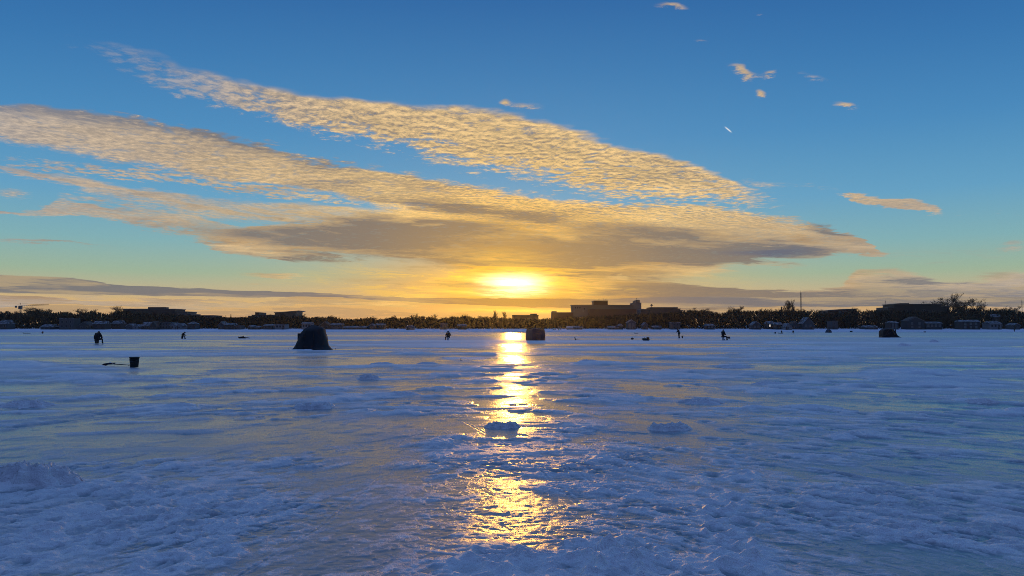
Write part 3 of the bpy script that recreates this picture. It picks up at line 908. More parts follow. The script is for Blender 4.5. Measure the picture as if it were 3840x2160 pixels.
LINE = [(-80, 1166), (0, 1165), (30, 1163), (60, 1172), (95, 1166), (135, 1157), (200, 1168), (250, 1165), (280, 1175), (310, 1165), (345, 1160), (380, 1170), (420, 1172), (440, 1160), (480, 1165), (560, 1172), (660, 1176), (700, 1178), (800, 1186), (870, 1190), (930, 1186), (1060, 1180),
        (1115, 1184), (1145, 1184), (1165, 1190), (1200, 1186), (1245, 1184), (1270, 1194), (1310, 1195), (1345, 1192), (1390, 1189), (1410, 1199), (1445, 1191), (1470, 1186), (1500, 1194), (1560, 1184), (1610, 1186), (1650, 1195), (1690, 1187), (1740, 1183), (1780, 1190), (1830, 1184),
        (1900, 1192), (2000, 1196), (2060, 1192), (2150, 1186), (2300, 1180), (2410, 1172), (2500, 1168), (2560, 1162), (2600, 1158), (2640, 1158), (2690, 1166), (2705, 1174), (2730, 1160), (2770, 1156), (2815, 1160), (2850, 1160), (2880, 1161), (2960, 1160), (3010, 1163),
        (3060, 1161), (3090, 1171), (3150, 1172), (3200, 1160), (3250, 1163), (3290, 1157), (3330, 1160), (3500, 1166), (3600, 1150), (3700, 1152), (3720, 1156), (3760, 1153), (3800, 1156), (3840, 1165), (3920, 1168)]


def line_at(px):
    for (a, ya), (b, yb) in zip(LINE, LINE[1:]):
        if px <= b: return ya + (yb - ya) * (px - a) / (b - a)
    return LINE[-1][1]


# trees one can tell apart against the sky
for q in ((458, 1144, 560, 1, 'round bare tree rising at the end of the long flat roofed block', 1.0), (345, 1156, 560, 3, 'thin bare tree standing above the low trees near the long flat roofed block', .7),
          (1128, 1175, 560, 0, 'bare tree beside the leaning roof tip of the dark office block', 1.0), (1190, 1184, 560, 4, 'low spreading bare tree behind the big dark ice tent', 1.2), (1235, 1182, 565, 6, 'twiggy bare tree a little way right of the big dark ice tent', 1.1),
          (1478, 1180, 560, 2, 'upright bare tree in the cluster left of the seated angler on the white pail', .8), (1565, 1173, 560, 5, 'vase shaped bare tree tallest in the row left of the setting sun', .9), (1612, 1176, 565, 3, 'wide bare tree next to the tallest one left of the setting sun', 1.1),
          (1745, 1176, 570, 7, 'thin crowned bare tree left of the pale block below the sun', 1.0), (1862, 1160, 580, 5, 'tall sparse tree standing directly under the glowing sun', 1.0), (1893, 1166, 585, 2, 'slim bare tree against the glow just right of the tree under the sun', .8),
          (2755, 1144, 555, 1, 'broad wind swept bare tree leaning right, between the hospital and the radio mast', 1.35), (2610, 1151, 560, 6, 'rounded bare tree right of the dark block with the dish', 1.2), (2660, 1157, 560, 3, 'bushy bare tree in the dip right of the dark block with the dish', 1.1),
          (2955, 1122, 580, 2, 'tall pale fan shaped bare tree just left of the radio mast', 1.0), (2985, 1128, 585, 5, 'second fan shaped bare tree closest to the radio mast', .8),
          (3020, 1157, 570, 0, 'round dark bare tree just right of the radio mast', 1.2), (3270, 1156, 560, 4, 'low bare tree left of the tall dark apartment block', 1.2),
          (3575, 1093, 590, 3, 'tallest gnarled bare tree rising behind the apartment block', .9), (3530, 1112, 580, 6, 'bare tree half hidden by the end of the apartment block roof', 1.1), (3620, 1113, 590, 1, 'wide bare tree to the right of the tallest gnarled one', 1.2), (3668, 1118, 595, 0, 'outer wide bare tree with drooping crown right of the apartment block', 1.2),
          (3785, 1149, 560, 7, 'flat topped bare tree above the white cottage', 1.5)):
    tree(q[0], q[1], q[2], q[3], q[4], q[5], seed=q[0])
for q in ((866, 1178, 575, 0, 'small pointed evergreen on the roofline left of the dark office block', 1.1), (847, 1182, 575, 1, 'tiny pale topped evergreen beside the pointed one left of the office block', .8), (322, 1163, 555, 1, 'dark narrow evergreen among bare trees left of the long flat roofed block', 1.0),
          (1273, 1192, 560, 0, 'small dark evergreen far right of the big dark ice tent', 1.2), (1502, 1190, 560, 1, 'dark evergreen between bare trees left of the seated angler on the white pail', 1.3), (1698, 1184, 562, 0, 'dark cone shaped evergreen above the angler on the white pail', 1.6), (1316, 1196, 565, 1, 'squat evergreen left of the row of bare trees', 1.3),
          (2930, 1150, 565, 0, 'dark evergreen at the foot of the pale fan shaped tree', 1.2), (3715, 1156, 560, 1, 'dark evergreen left of the white cottage', 1.4)):
    tree(q[0], q[1], q[2], q[3], q[4], q[5], seed=q[0], name='evergreen_tree')
# the rest of the line
RND = random.Random(11)
n_ = 0
for row, (y, gap, lo, hi, dy) in enumerate(((524, 27, .62, .92, 7), (545, 25, .82, 1.06, 8), (575, 30, .92, 1.14, 12))):
    px = -60 + row * 9
    while px < 3905:
        p2 = px + RND.uniform(-8, 8)
        top = 1236 - (1236 - line_at(p2)) * RND.uniform(lo, hi)
        tree(p2, top, y + RND.uniform(-dy, dy), RND.randint(0, 7), 'bare dark tree packed into the low tree line along the shore', RND.uniform(1.0, 1.5), seed=p2 % 7,
             group='bare trees packed along the far shore')
        n_ += 1
        px += gap * RND.uniform(.75, 1.25) * (1.75 if row < 2 else 1.6)


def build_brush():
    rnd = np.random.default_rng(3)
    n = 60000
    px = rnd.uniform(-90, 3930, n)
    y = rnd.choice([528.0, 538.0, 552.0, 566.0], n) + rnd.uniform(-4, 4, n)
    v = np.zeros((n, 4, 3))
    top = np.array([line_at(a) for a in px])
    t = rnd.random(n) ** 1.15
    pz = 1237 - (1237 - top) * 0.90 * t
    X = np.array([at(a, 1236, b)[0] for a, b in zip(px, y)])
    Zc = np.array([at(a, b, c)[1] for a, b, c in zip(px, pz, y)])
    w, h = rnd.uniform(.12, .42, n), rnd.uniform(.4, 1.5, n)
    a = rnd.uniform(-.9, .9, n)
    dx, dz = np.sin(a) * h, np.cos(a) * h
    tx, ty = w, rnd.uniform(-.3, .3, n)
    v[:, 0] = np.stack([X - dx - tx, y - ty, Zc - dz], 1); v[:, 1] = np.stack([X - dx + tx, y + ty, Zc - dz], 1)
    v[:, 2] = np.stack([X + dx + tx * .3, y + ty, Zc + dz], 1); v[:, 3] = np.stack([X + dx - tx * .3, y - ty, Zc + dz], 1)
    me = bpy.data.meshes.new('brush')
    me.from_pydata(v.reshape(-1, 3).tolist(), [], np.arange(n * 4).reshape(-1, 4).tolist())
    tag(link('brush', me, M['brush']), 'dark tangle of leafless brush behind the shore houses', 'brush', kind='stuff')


build_brush()


# ---- large buildings behind the trees
def block(name, y, label, cat, wings, roof='cap', depth=18.0):
    """wings: (px0, px1, ptop, material, dy, overhang) front walls of one building, each a part with a roof slab"""
    xs = [at(a, 1236, y)[0] for w in wings for a in w[:2]]
    cx = (min(xs) + max(xs)) / 2
    e = empty(name, (cx, y, land(cx, y)))
    tag(e, label, cat)
    for (a, b, t, mat, dy, ov) in wings:
        yy = y + dy
        x0, z1 = at(a, t, yy); x1 = at(b, t, yy)[0]
        MB().box(x0 - cx, x1 - cx, dy, dy + depth, -3, z1 - 0.55 - e.location.z).build('wall', M[mat], e)
        MB().box(x0 - cx - ov, x1 - cx + ov, dy - ov, dy + depth + ov, z1 - 0.548 - e.location.z, z1 - e.location.z).build('roof', M[roof], e)
    return e


def panes(e, y, rows, mat='glass', name='window', w=5, h=6):
    """windows of one building: (px, py) centres, each a part with a frame round its pane"""
    cx, z0 = e.location.x, e.location.z
    for px, py in rows:
        x, z = at(px, py, y)
        hw, hh = w * y / F / 2, h * y / F / 2
        f = MB()
        for (a, b, c, d) in ((-hw - .12, hw + .12, hh, hh + .12), (-hw - .12, hw + .12, -hh - .12, -hh), (-hw - .12, -hw, -hh, hh), (hw, hw + .12, -hh, hh)):
            f.box(x + a - cx, x + b - cx, -.10, 0.06, z + c - z0, z + d - z0)
        fo = f.build(name, M['trim'], e)
        MB().box(x - hw - cx, x + hw - cx, -.05, 0.05, z - hh - z0, z + hh - z0).build('pane', M[mat] if mat in M else LIT, fo)


e = block('flat_roofed_building', 600, 'long dark building with a flat snow edged roof far along the shore', 'building', [(462, 658, 1158, 'dark', 0, .4), (655.5, 702, 1168, 'stone', 1.5, .3), (690, 716, 1177, 'grey', -2, .2), (716.3, 800, 1182, 'stone', 0.8, .5)])
e2 = MB().box(-10, 4, 4, 9, 0, 1.4); z_ = at(560, 1158, 600)[1] - e.location.z
e2.v = [(a - 8, b, c + z_ + .003) for a, b, c in e2.v]; e2.build('roof_plant', M['cap'], e)
panes(e, 599.9, [(480 + 16 * k, 1186) for k in range(11)], w=6, h=5)
block('low_school_building', 620, 'low dark building with a nearly level roof between two taller flat roofed blocks', 'building', [(796, 905, 1190, 'brown', 0, .3), (903, 934, 1193, 'dark', 1, .3)])
e = block('office_block', 600, 'dark office block with a tilted roof tip and a square stair head', 'office building', [(931, 948, 1184, 'dark', 1, .2), (945, 1034, 1180, 'brown', 0, .3), (957, 971, 1171, 'dark', 4, .15)])
# the wing with the rising roof
cx, z0 = e.location.x, e.location.z
pts = [at(a, b, 599) for a, b in ((1031, 1232), (1107, 1232), (1113, 1168), (1031, 1174))]
MB().prism([(a - cx, b - z0) for a, b in pts], -1.5, 16).build('wall', M['tan'], e)
pts = [at(a, b, 599) for a, b in ((1030, 1173.8), (1113, 1167.6), (1121, 1163.5), (1121, 1165), (1074, 1168.4), (1030, 1171.4))]
pts = [at(a, b, 598.5) for a, b in ((1029, 1173.6), (1114, 1167.7), (1122, 1166.0), (1122, 1164.4), (1076, 1168.2), (1029, 1171.4))]
MB().prism([(a - cx, b - z0) for a, b in pts], -2.6, 17).build('roof', M['cap'], e)
panes(e, 600, [(958 + 9.5 * k, 1188) for k in range(7)], 'pane', w=5, h=3)
MB().box(*[at(a, 1236, 599)[0] - cx for a in (1110, 1130)], 2, 12, -2, at(1120, 1193, 601)[1] - z0).build('annexe', M['dark'], e)
e = block('apartment_building', 560, 'hazy pale flat roofed block directly below the setting sun', 'building', [(1921, 2019, 1181, 'tan', 0, .2), (1990, 2013, 1176, 'brown', 3, .2)])
panes(e, 559.9, [(1945, 1211), (1955, 1211), (1990, 1200), (2005, 1206), (2000, 1218)], w=7, h=4)
e = block('brick_hospital', 660, 'large stepped brick hospital with a roof penthouse and corner tower', 'hospital', [(2070, 2150, 1171, 'brick', 0, .3), (2071, 2087, 1167, 'dark', 4, .1), (2146, 2380, 1143, 'stone', 2.0, .5), (2207, 2386, 1157, 'brick', -1.5, .1), (2227, 2279, 1127, 'brick', 8, .2), (2374.5, 2405, 1135, 'stone', 0.5, .1), (2385, 2399, 1125.5, 'stone', 3, .1)])
cx, z0 = e.location.x, e.location.z
panes(e, 658.4, [(2316 + 13 * k, 1169) for k in range(6)] + [(2304 + 13 * k, 1181) for k in range(7)], 'pane', w=7, h=5)
panes(e, 661.9, [(2158, 1154), (2166, 1154), (2174, 1154), (2190, 1158)], w=5, h=7)
panes(e, 661.9, [(2152.5, 1166), (2186, 1166.5)], 'pane', w=3, h=5)
for k, (px, t) in enumerate(((2246, 1122), (2262, 1121.5), (2272, 1122.5))):
    x, z = at(px, t, 672)
    MB().tube((x - cx, 12, z - z0 - 2), (x - cx, 12, z - z0), .12).box(x - cx - .5, x - cx + .5, 11.7, 12.3, z - z0, z - z0 + .3).build('roof_vent', M['steel'], e)
x, z = at(2388, 1119, 664)
MB().tube((x - cx, 6, z - z0 - 2.5), (x - cx, 6, z - z0), .08).ball((x - cx, 6, z - z0 + .2), .3).build('beacon_pole', M['steel'], e)
e = block('dark_apartment_block', 600, 'dark flat roofed block with a round dish on its roof beside the hospital', 'building', [(2404, 2442, 1159, 'dark', 1, .2), (2440, 2541, 1152, 'dark', 0, .3), (2538, 2551, 1157, 'dark', 1.2, .3), (2549, 2559, 1163, 'dark', 2.4, .3)])
cx, z0 = e.location.x, e.location.z
x, z = at(2443, 1148, 602)
d_ = MB().lathe([(.05, 0), (.55, .1), (.85, .35), (.9, .42), (.8, .38), (.1, .12)], n=16)
d_.v = [(a + x - cx, c * -1 + 2.0, b + z - z0 + .6) for a, b, c in d_.v]
d_.tube((x - cx, 2.2, z - z0 - 2.0), (x - cx, 2.2, z - z0 + .4), .1)
d_.build('satellite_dish', M['steel'], e)
d_ = MB(); x, z = at(2530, 1154, 602)
d_.lathe([(1.0, 0), (1.0, .5), (.7, .9), (.1, 1.1)], (x - cx, 3, z - z0 - .4), 12); d_.build('roof_dome', M['cap'], e)
e = block('brick_flats', 590, 'dark block of flats with pale upper windows right of the radio mast', 'building', [(3105, 3146, 1163, 'brown', 1, .3), (3144, 3180, 1160, 'brick', 0, .3), (3176, 3212, 1158, 'dark', 1.5, .3)])
panes(e, 589.9, [(3151, 1170), (3163, 1169), (3173, 1169), (3152, 1182), (3163, 1182), (3174, 1182)], 'pane', w=6, h=5)
panes(e, 590.9, [(3119, 1172), (3119, 1183)], w=6, h=4)
e = block('apartment_building', 580, 'tall black apartment block with stepped flat roof near the tallest tree', 'building', [(3329, 3360, 1152, 'dark', 1, .3), (3353, 3530, 1139.5, 'dark', 0, .5), (3376, 3408, 1137, 'dark', 5, .1), (3525, 3560, 1148, 'dark', 1.4, .3)])
panes(e, 579.9, [(3436, 1163), (3460, 1165), (3467, 1164), (3458, 1175), (3466, 1176), (3400, 1165), (3380, 1175), (3420, 1178), (3500, 1166)], w=5, h=6)


# ---- houses along the water
def house(px0, px1, ptop, peave, label, wall='grey', style='gable', y=505, rf='rsnow', pbase=1236, wins=2, win='glass', chim=False, door=True, lit=None):
    xa, xb = at(px0, 1236, y)[0], at(px1, 1236, y)[0]
    cx, w = (xa + xb) / 2, xb - xa
    z0 = land(cx, y)
    zt, ze = at(px0, ptop, y)[1] - z0, at(px0, peave, y)[1] - z0
    e = empty({'gable': 'gabled_house', 'side': 'house', 'flat': 'flat_roofed_house', 'hip': 'hip_roofed_house'}[style], (cx, y, z0))
    tag(e, label, 'house')
    hw, D = w / 2, 8.0
    if style == 'gable':
        MB().prism([(-hw, -1.5), (hw, -1.5), (hw, ze), (0, zt - .15), (-hw, ze)], 0, D).build('wall', M[wall], e)
        r_ = MB(); k = .25
        s_ = (zt - ze) / hw
        r_.prism([(-hw - k, ze - k * s_ + .02), (0, zt - .13), (0, zt + .15), (-hw - k, ze - k * s_ + .28)], -.35, D + .3)
        r_.prism([(0.002, zt - .13), (hw + k, ze - k * s_ + .02), (hw + k, ze - k * s_ + .28), (0.002, zt + .15)], -.35, D + .3)
        ro = r_.build('roof', M[rf], e)
        t = MB()
        t.prism([(-hw - k, ze - k * s_ - .16), (0, zt - .31), (0, zt - .135), (-hw - k, ze - k * s_ + .015)], -.37, -.30)
        t.prism([(0.002, zt - .31), (hw + k, ze - k * s_ - .16), (hw + k, ze - k * s_ + .015), (0.002, zt - .135)], -.37, -.30)
        t.build('gable_trim', M['trim'], ro)
    elif style == 'side':
        MB().box(-hw, hw, 0, D, -1.5, ze).build('wall', M[wall], e)
        r_ = MB()
        o = [(-hw - .3, -.4, ze), (hw + .3, -.4, ze), (hw + .3, D + .4, ze), (-hw - .3, D + .4, ze), (-hw - .3, D / 2, zt), (hw + .3, D / 2, zt)]
        r_.v = [(a, b, c + .003) for a, b, c in o] 
        r_.f = [(0, 1, 5, 4), (2, 3, 4, 5), (0, 4, 3), (1, 2, 5), (3, 2, 1, 0)]
        ro = r_.build('roof', M[rf], e)
        MB().box(-hw - .3, hw + .3, -.46, -.40, ze - .2, ze + .05).build('gutter', M['trim'], ro)
    elif style == 'hip':
        MB().box(-hw, hw, 0, D, -1.5, ze).build('wall', M[wall], e)
        r_ = MB()
        r_.v = [(-hw - .3, -.4, ze + .003), (hw + .3, -.4, ze + .003), (hw + .3, D + .4, ze + .003), (-hw - .3, D + .4, ze + .003), (-hw * .35, D / 2, zt), (hw * .35, D / 2, zt)]
        r_.f = [(0, 1, 5, 4), (2, 3, 4, 5), (0, 4, 3), (1, 2, 5), (3, 2, 1, 0)]
        ro = r_.build('roof', M[rf], e)
    else:
        MB().box(-hw, hw, 0, D, -1.5, zt - .3).build('wall', M[wall], e)
        ro = MB().box(-hw - .2, hw + .2, -.25, D + .2, zt - .297, zt).build('roof', M[rf], e)
        ze = zt - .3
    if chim: MB().box(hw * .35, hw * .35 + .7, D * .4, D * .4 + .7, ze, zt + .7).build('chimney', M['brick'], ro)
    rows = [ze * .62] if ze < 4.2 else [ze * .30, ze * .72]
    for ri, zc in enumerate(rows):
        for k in range(wins):
            x = -hw + w * (k + .7) / (wins + .4)
            f = MB(); a, b = min(.55, w * .10), min(.7, ze * .2)
            for q in ((-a - .1, a + .1, b, b + .1), (-a - .1, a + .1, -b - .1, -b), (-a - .1, -a, -b, b), (a, a + .1, -b, b)):
                f.box(x + q[0], x + q[1], -.09, .05, zc + q[2], zc + q[3])
            fo = f.build('window', M['trim'], e)
            p = MB().box(x - a, x + a, -.05, .05, zc - b, zc + b).build('pane', LIT if lit == (ri, k) else M[win], fo)
    if door:
        x = hw * .55 if wins != 1 else -hw * .5
        dd = MB().box(x - .45, x + .45, -.07, .05, .02, 2.0).build('door', M['brown'], e)
        MB().ball((x + .33, -.10, 1.0), .05).build('handle', M['steel'], dd)
    return e


H_ = house
H_(-6, 26, 1199, 1214, 'snowy roofed house at the far end of the shore below the crane', 'slate', 'side')
H_(152, 196, 1216, 1226, 'low house with a snow dusted roof between the crane and the three storey house', 'slate', 'side', wins=2)
H_(221, 275, 1194, 1198, 'three storey pale house with rows of windows', 'grey', 'flat', wins=3, win='glass')
H_(290, 340, 1206, 1222, 'dark gabled house just right of the three storey house', 'slate', 'gable', rf='roof')
H_(347, 392, 1203, 1214, 'dark house with a bright snow patch on its roof above the hunched angler', 'dark', 'side', chim=True)
H_(418, 452, 1202, 1213, 'house with broken snow on its roof below the round bare tree', 'dark', 'side', y=515)
H_(472, 496, 1214, 1223, 'small pale shed left of the white trimmed gabled house', 'grey', 'gable', wins=1, door=False)
H_(497, 517, 1217, 1226, 'pale little gabled outbuilding beside the small pale shed', 'white', 'gable', wins=1, door=False)
H_(560, 588, 1204, 1226, 'steep gabled house with bright white trim', 'dark', 'gable', rf='roof', y=500)
H_(530, 562, 1207, 1222, 'dark house with a snowy lower roof joined to the white trimmed gable', 'dark', 'side')
H_(592, 632, 1207, 1213, 'square pale house with a flat snowy roof', 'grey', 'flat', wins=3)
H_(636, 657, 1210, 1221, 'white gabled cottage with a dark window in its peak', 'white', 'gable', wins=1)
H_(660, 683, 1212, 1223, 'twin of the white gabled cottage, its nearest neighbour', 'white', 'gable', wins=1)
H_(702, 730, 1206, 1215, 'narrow house with a bright snow covered hip roof', 'slate', 'hip', wins=1)
H_(818, 840, 1206, 1220, 'narrow gabled house left of the wide snowy roof', 'grey', 'gable', wins=1, y=508)
H_(841, 876, 1211, 1218, 'house with a wide bright snowy roof below the low dark school', 'dark', 'side', wins=2)
H_(879, 901, 1219, 1225, 'small grey boathouse right of the wide snowy roof', 'grey', 'flat', wins=1)
H_(930, 954, 1219, 1226, 'low building with a white snow cap under the office block', 'dark', 'side', wins=1)
H_(956, 974, 1222, 1227, 'smaller snow capped shed under the middle of the office block', 'dark', 'side', wins=1, door=False)
H_(988, 1030, 1215, 1221, 'long grey house under the tilted roof wing', 'grey', 'side', wins=3)
H_(1031, 1070, 1215.5, 1220, 'pale house with a level snowy roof next to the long grey house', 'white', 'flat', wins=3)
H_(1131, 1166, 1207, 1213, 'pale house with railed porch half hidden by the big dark tent', 'white', 'side', wins=3, win='glass')
H_(1196, 1238, 1206, 1222, 'brown gabled house behind the top of the big dark tent', 'brown', 'gable', rf='roof')
H_(1240, 1281, 1212, 1218, 'pale two window house right of the big dark tent', 'grey', 'side', wins=2)
H_(1286, 1374, 1222, 1228, 'very long low boathouse with a snow covered roof', 'slate', 'side', wins=4)
H_(1380, 1405, 1214, 1224, 'hazy grey gabled house right of the long low boathouse', 'slate', 'gable', wins=1)
H_(1408, 1440, 1213, 1219, 'brownish flat fronted house right of the long low boathouse', 'brown', 'side', wins=2)
H_(1522, 1551, 1219, 1227, 'small white cottage with a bright round light above it', 'white', 'gable', wins=1, y=498)
H_(1650, 1674, 1211, 1216, 'hazy tan block above the angler on the white pail', 'tan', 'flat', wins=2)
H_(1716, 1748, 1215, 1222, 'hazy brown house left of the pale block below the sun', 'brown', 'side', wins=2)
H_(2148, 2184, 1222, 1228, 'low brown boathouse under the left wing of the hospital', 'brown', 'side', wins=2)
H_(2282, 2318, 1223, 1228, 'long grey shed under the middle of the hospital', 'slate', 'side', wins=3)
H_(2319, 2336, 1214, 1221, 'small house with a bright snow patch under the hospital windows', 'dark', 'hip', wins=1)
H_(2354, 2384, 1199, 1210, 'tall pale gabled house below the hospital corner tower', 'grey', 'gable', wins=2, win='pane')
H_(2411, 2430, 1209, 1219, 'narrow pale gabled house below the dark block with the dish', 'grey', 'gable', wins=1)
H_(2448, 2480, 1221, 1227, 'dim low house below the dark block with the dish', 'slate', 'side', wins=2)
H_(2519, 2551, 1208, 1214, 'dim boxy house behind the standing angler', 'slate', 'flat', wins=2)
H_(2650, 2680, 1214, 1221, 'dark house with two pale windows left of the angler with the box', 'dark', 'side', wins=2, win='pane', door=False)
H_(2822, 2854, 1206, 1219, 'gabled house with a small snowy dormer roof beside the lit house', 'slate', 'gable', wins=2, win='pane')
H_(2880, 2905, 1204, 1213, 'dark house with one lit window', 'dark', 'side', wins=2, lit=(0, 0), y=512)
H_(2912, 2936, 1209, 1217, 'low house with a curved bright snow roof right of the lit house', 'slate', 'side', wins=1)
H_(2944, 2970, 1212, 1226, 'small white trimmed gabled cottage left of a larger grey gable', 'white', 'gable', wins=1, y=498)
H_(2968, 2998, 1204, 1222, 'larger grey gabled house touching the small white trimmed cottage', 'grey', 'gable', wins=1, rf='roof', y=508)
H_(3011, 3052, 1190, 1213, 'big pale gabled house with a snowy side roof right of the twin gables', 'grey', 'gable', wins=2, win='pane')
H_(3120, 3142, 1203, 1208, 'narrow pale house below the dark block of flats', 'grey', 'flat', wins=1)
H_(3246, 3292, 1220, 1227, 'dim low house left of the rounded flip over shelter', 'slate', 'side', wins=2)
H_(3341, 3370, 1204, 1211, 'house with a pale porch window above the rounded flip over shelter', 'dark', 'side', wins=2, win='pane', door=False)
H_(3402, 3468, 1188, 1204, 'wide dark gabled house under the black apartment block', 'slate', 'gable', wins=2, rf='roof', win='pane')
H_(3472, 3534, 1206, 1212, 'long low house with a strip of pale windows', 'slate', 'side', wins=4, win='pane', door=False)
H_(3606, 3676, 1199, 1206, 'dark house with three broad pale windows', 'dark', 'side', wins=3, win='pane', door=False)
H_(3712, 3756, 1205, 1213, 'white cottage with a snow covered roof and wide porch windows', 'white', 'side', wins=3)
H_(3722, 3776, 1178, 1188, 'upper house with two snowy dormers behind the white cottage', 'dark', 'side', y=525, wins=2, win='pane')
H_(3801, 3826, 1212, 1220, 'last small grey house at the edge of the wood', 'grey', 'gable', wins=1)

# ---- lamps, boats, masts, crane
def lamp(px, py, y, label):
    x, z = at(px, py, y)
    z0 = land(x, y)
    e = empty('yard_lamp', (x, y, z0)); tag(e, label, 'lamp')
    MB().tube((0, 0, -.2), (0, 0, z - z0), .06, .045, 8).build('post', M['steel'], e)
    h = MB().lathe([(.1, -.12), (.28, -.05), (.28, .02), (.12, .12)], (0, 0, z - z0 + .1), 10).build('lamp_head', M['steel'], e)
    MB().ball((0, 0, z - z0 - .02), .17).build('bulb', LIT, h)
lamp(1528, 1220, 500, 'bright round lamp above the small white cottage left of the angler')
lamp(3303, 1214, 498, 'left one of two small bright lamps by the flip over shelter')
lamp(3310, 1214, 498, 'right one of two small bright lamps by the flip over shelter')
lamp(2900, 1211, 500, 'bright yard lamp at the corner of the house with the lit window')


def covered_boat(px0, px1, ptop, y, label):
    xa, xb = at(px0, 1236, y)[0], at(px1, 1236, y)[0]
    cx, L = (xa + xb) / 2, xb - xa
    z0 = land(cx, y)
    H = at(px0, ptop, y)[1] - z0
    e = empty('covered_boat', (cx, y, z0)); tag(e, label, 'boat')
    hull, cov = MB(), MB()
    for m_, z_a, z_b, wa, wb in ((hull, .25, H * .5, .55, 1.0), (cov, H * .5 + .003, H, 1.02, .25)):
        R = []
        for zz, w in ((z_a, wa), ((z_a + z_b) / 2, (wa + wb) / 2 + .12), (z_b, wb)):
            R.append([len(m_.v) + k for k in range(14)])
            for k in range(14):
                t = 2 * math.pi * k / 14
                m_.v.append((L / 2 * math.copysign(abs(math.cos(t)) ** .8, math.cos(t)) * (.85 + .15 * w), 1.1 * w * math.sin(t), zz))
        for a, b in zip(R, R[1:]): m_.quad_ring(a, b)
        m_.f += [tuple(reversed(R[0])), tuple(R[-1])]
    hull.build('hull', M['white'], e, True); cov.build('cover', M['tarp'], e, True)
    MB().box(-L * .3, -L * .3 + .2, -.8, .8, -.2, .27).box(L * .3, L * .3 + .2, -.8, .8, -.2, .27).build('cradle', M['brown'], e)
covered_boat(2123, 2150, 1223, 492, 'pale tarp covered boat stored on the bank under the hospital left wing')
covered_boat(2072, 2084, 1231, 492, 'small covered boat on the bank behind the red brown hut')


def post(px, y, ptop, label):
    x, z = at(px, ptop, y); z0 = land(x, y)
    e = empty('white_post', (x, y, z0)); tag(e, label, 'post')
    MB().box(-.22, .22, -.22, .22, -.3, z - z0 - .25).build('shaft', M['trim'], e)
    MB().lathe([(.32, 0), (.32, .1), (.02, .3)], (0, 0, z - z0 - .25), 8).build('post_cap', M['trim'], e)
post(2094, 490, 1224, 'left white gate post on the bank between the two covered boats')
post(2103, 490, 1224, 'right white gate post on the bank between the two covered boats')


def radio_mast(px, p0, p1, y, label, w):
    x, z1 = at(px, p1, y); z0 = land(x, y)
    H = z1 - z0
    e = empty('radio_mast', (x, y, z0)); tag(e, label, 'radio mast')
    m_ = MB()
    for sx, sy in ((-w, -w), (w, -w), (0, w)): m_.tube((sx, sy, 0), (sx, sy, H * .94), w * .3, w * .3, 4)
    n = int(H / 3)
    for k in range(n):
        za, zb = H * .94 * k / n, H * .94 * (k + 1) / n
        m_.tube((-w, -w, za), (w, -w, zb), w * .16, n=3).tube((w, -w, za), (0, w, zb), w * .16, n=3).tube((0, w, za), (-w, -w, zb), w * .16, n=3)
    m_.build('lattice', M['steel'], e)
    MB().tube((0, 0, H * .94), (0, 0, H), w * .2, w * .1, 5).build('aerial', M['steel'], e)
radio_mast(3002, 1236, 1089, 700, 'tall thin radio mast beside the pale fan shaped trees', .42)
radio_mast(3320, 1236, 1122, 760, 'faint thin radio mast just left of the black apartment block', .26)
radio_mast(3831, 1236, 1121, 760, 'distant thin mast above the wood right of the white cottage', .26)


def crane():
    y = 800
    x, z = at(77, 1148, y); z0 = land(x, y)
    H = z - z0
    e = empty('tower_crane', (x, y, z0)); tag(e, 'tower crane with a long level jib above the shore trees', 'crane')
    m_ = MB(); w = .9
    for sx in (-w, w):
        for sy in (-w, w): m_.tube((sx, sy, 0), (sx, sy, H), .16, n=4)
    for k in range(12):
        za, zb = H * k / 12, H * (k + 1) / 12
        for s_ in (-w, w): m_.tube((-w, s_, za), (w, s_, zb), .10, n=3).tube((s_, -w, zb), (s_, w, za), .10, n=3)
    m_.build('mast', M['steel'], e)
    MB().box(-1.5, 1.3, -1.3, 1.3, -2.9, 0).build('cab', M['cap'], e).location = (0, 0, H)
    j = MB(); L = at(183, 1143, y)[0] - x; n = 14
    s_ = 1.3 / L
    for k in range(n):
        a, b = L * k / n, L * (k + 1) / n
        for yy in (-.6, .6): j.tube((a, yy, a * s_), (b, yy, b * s_), .13, n=4)
        j.tube((a, 0, .9 + a * s_), (b, 0, .9 + b * s_), .13, n=4)
        j.tube((a, -.6, a * s_), ((a + b) / 2, 0, .9 + a * s_), .08, n=3).tube(((a + b) / 2, 0, .9 + a * s_), (b, .6, b * s_), .08, n=3)
    j.build('jib', M['steel'], e).location = (0, 0, H)
    MB().box(-5.5, 0, -.5, .5, 0, .35).build('counter_jib', M['steel'], e).location = (0, 0, H)
    MB().box(-5.5, -3.9, -.7, .7, -1.6, -.003).build('counterweight', M['cap'], e).location = (0, 0, H)
    MB().tube((-.8, 0, 0), (-.2, 0, 3.4), .18, .1, 4).tube((.6, 0, 0), (-.2, 0, 3.4), .18, .1, 4).build('apex', M['steel'], e).location = (0, 0, H)
    MB().tube((-.2, 0, 3.3), (L * .62, 0, 1.2), .05, n=3).tube((-.2, 0, 3.3), (-5, 0, .3), .05, n=3).build('tie_rod', M['steel'], e).location = (0, 0, H)
crane()


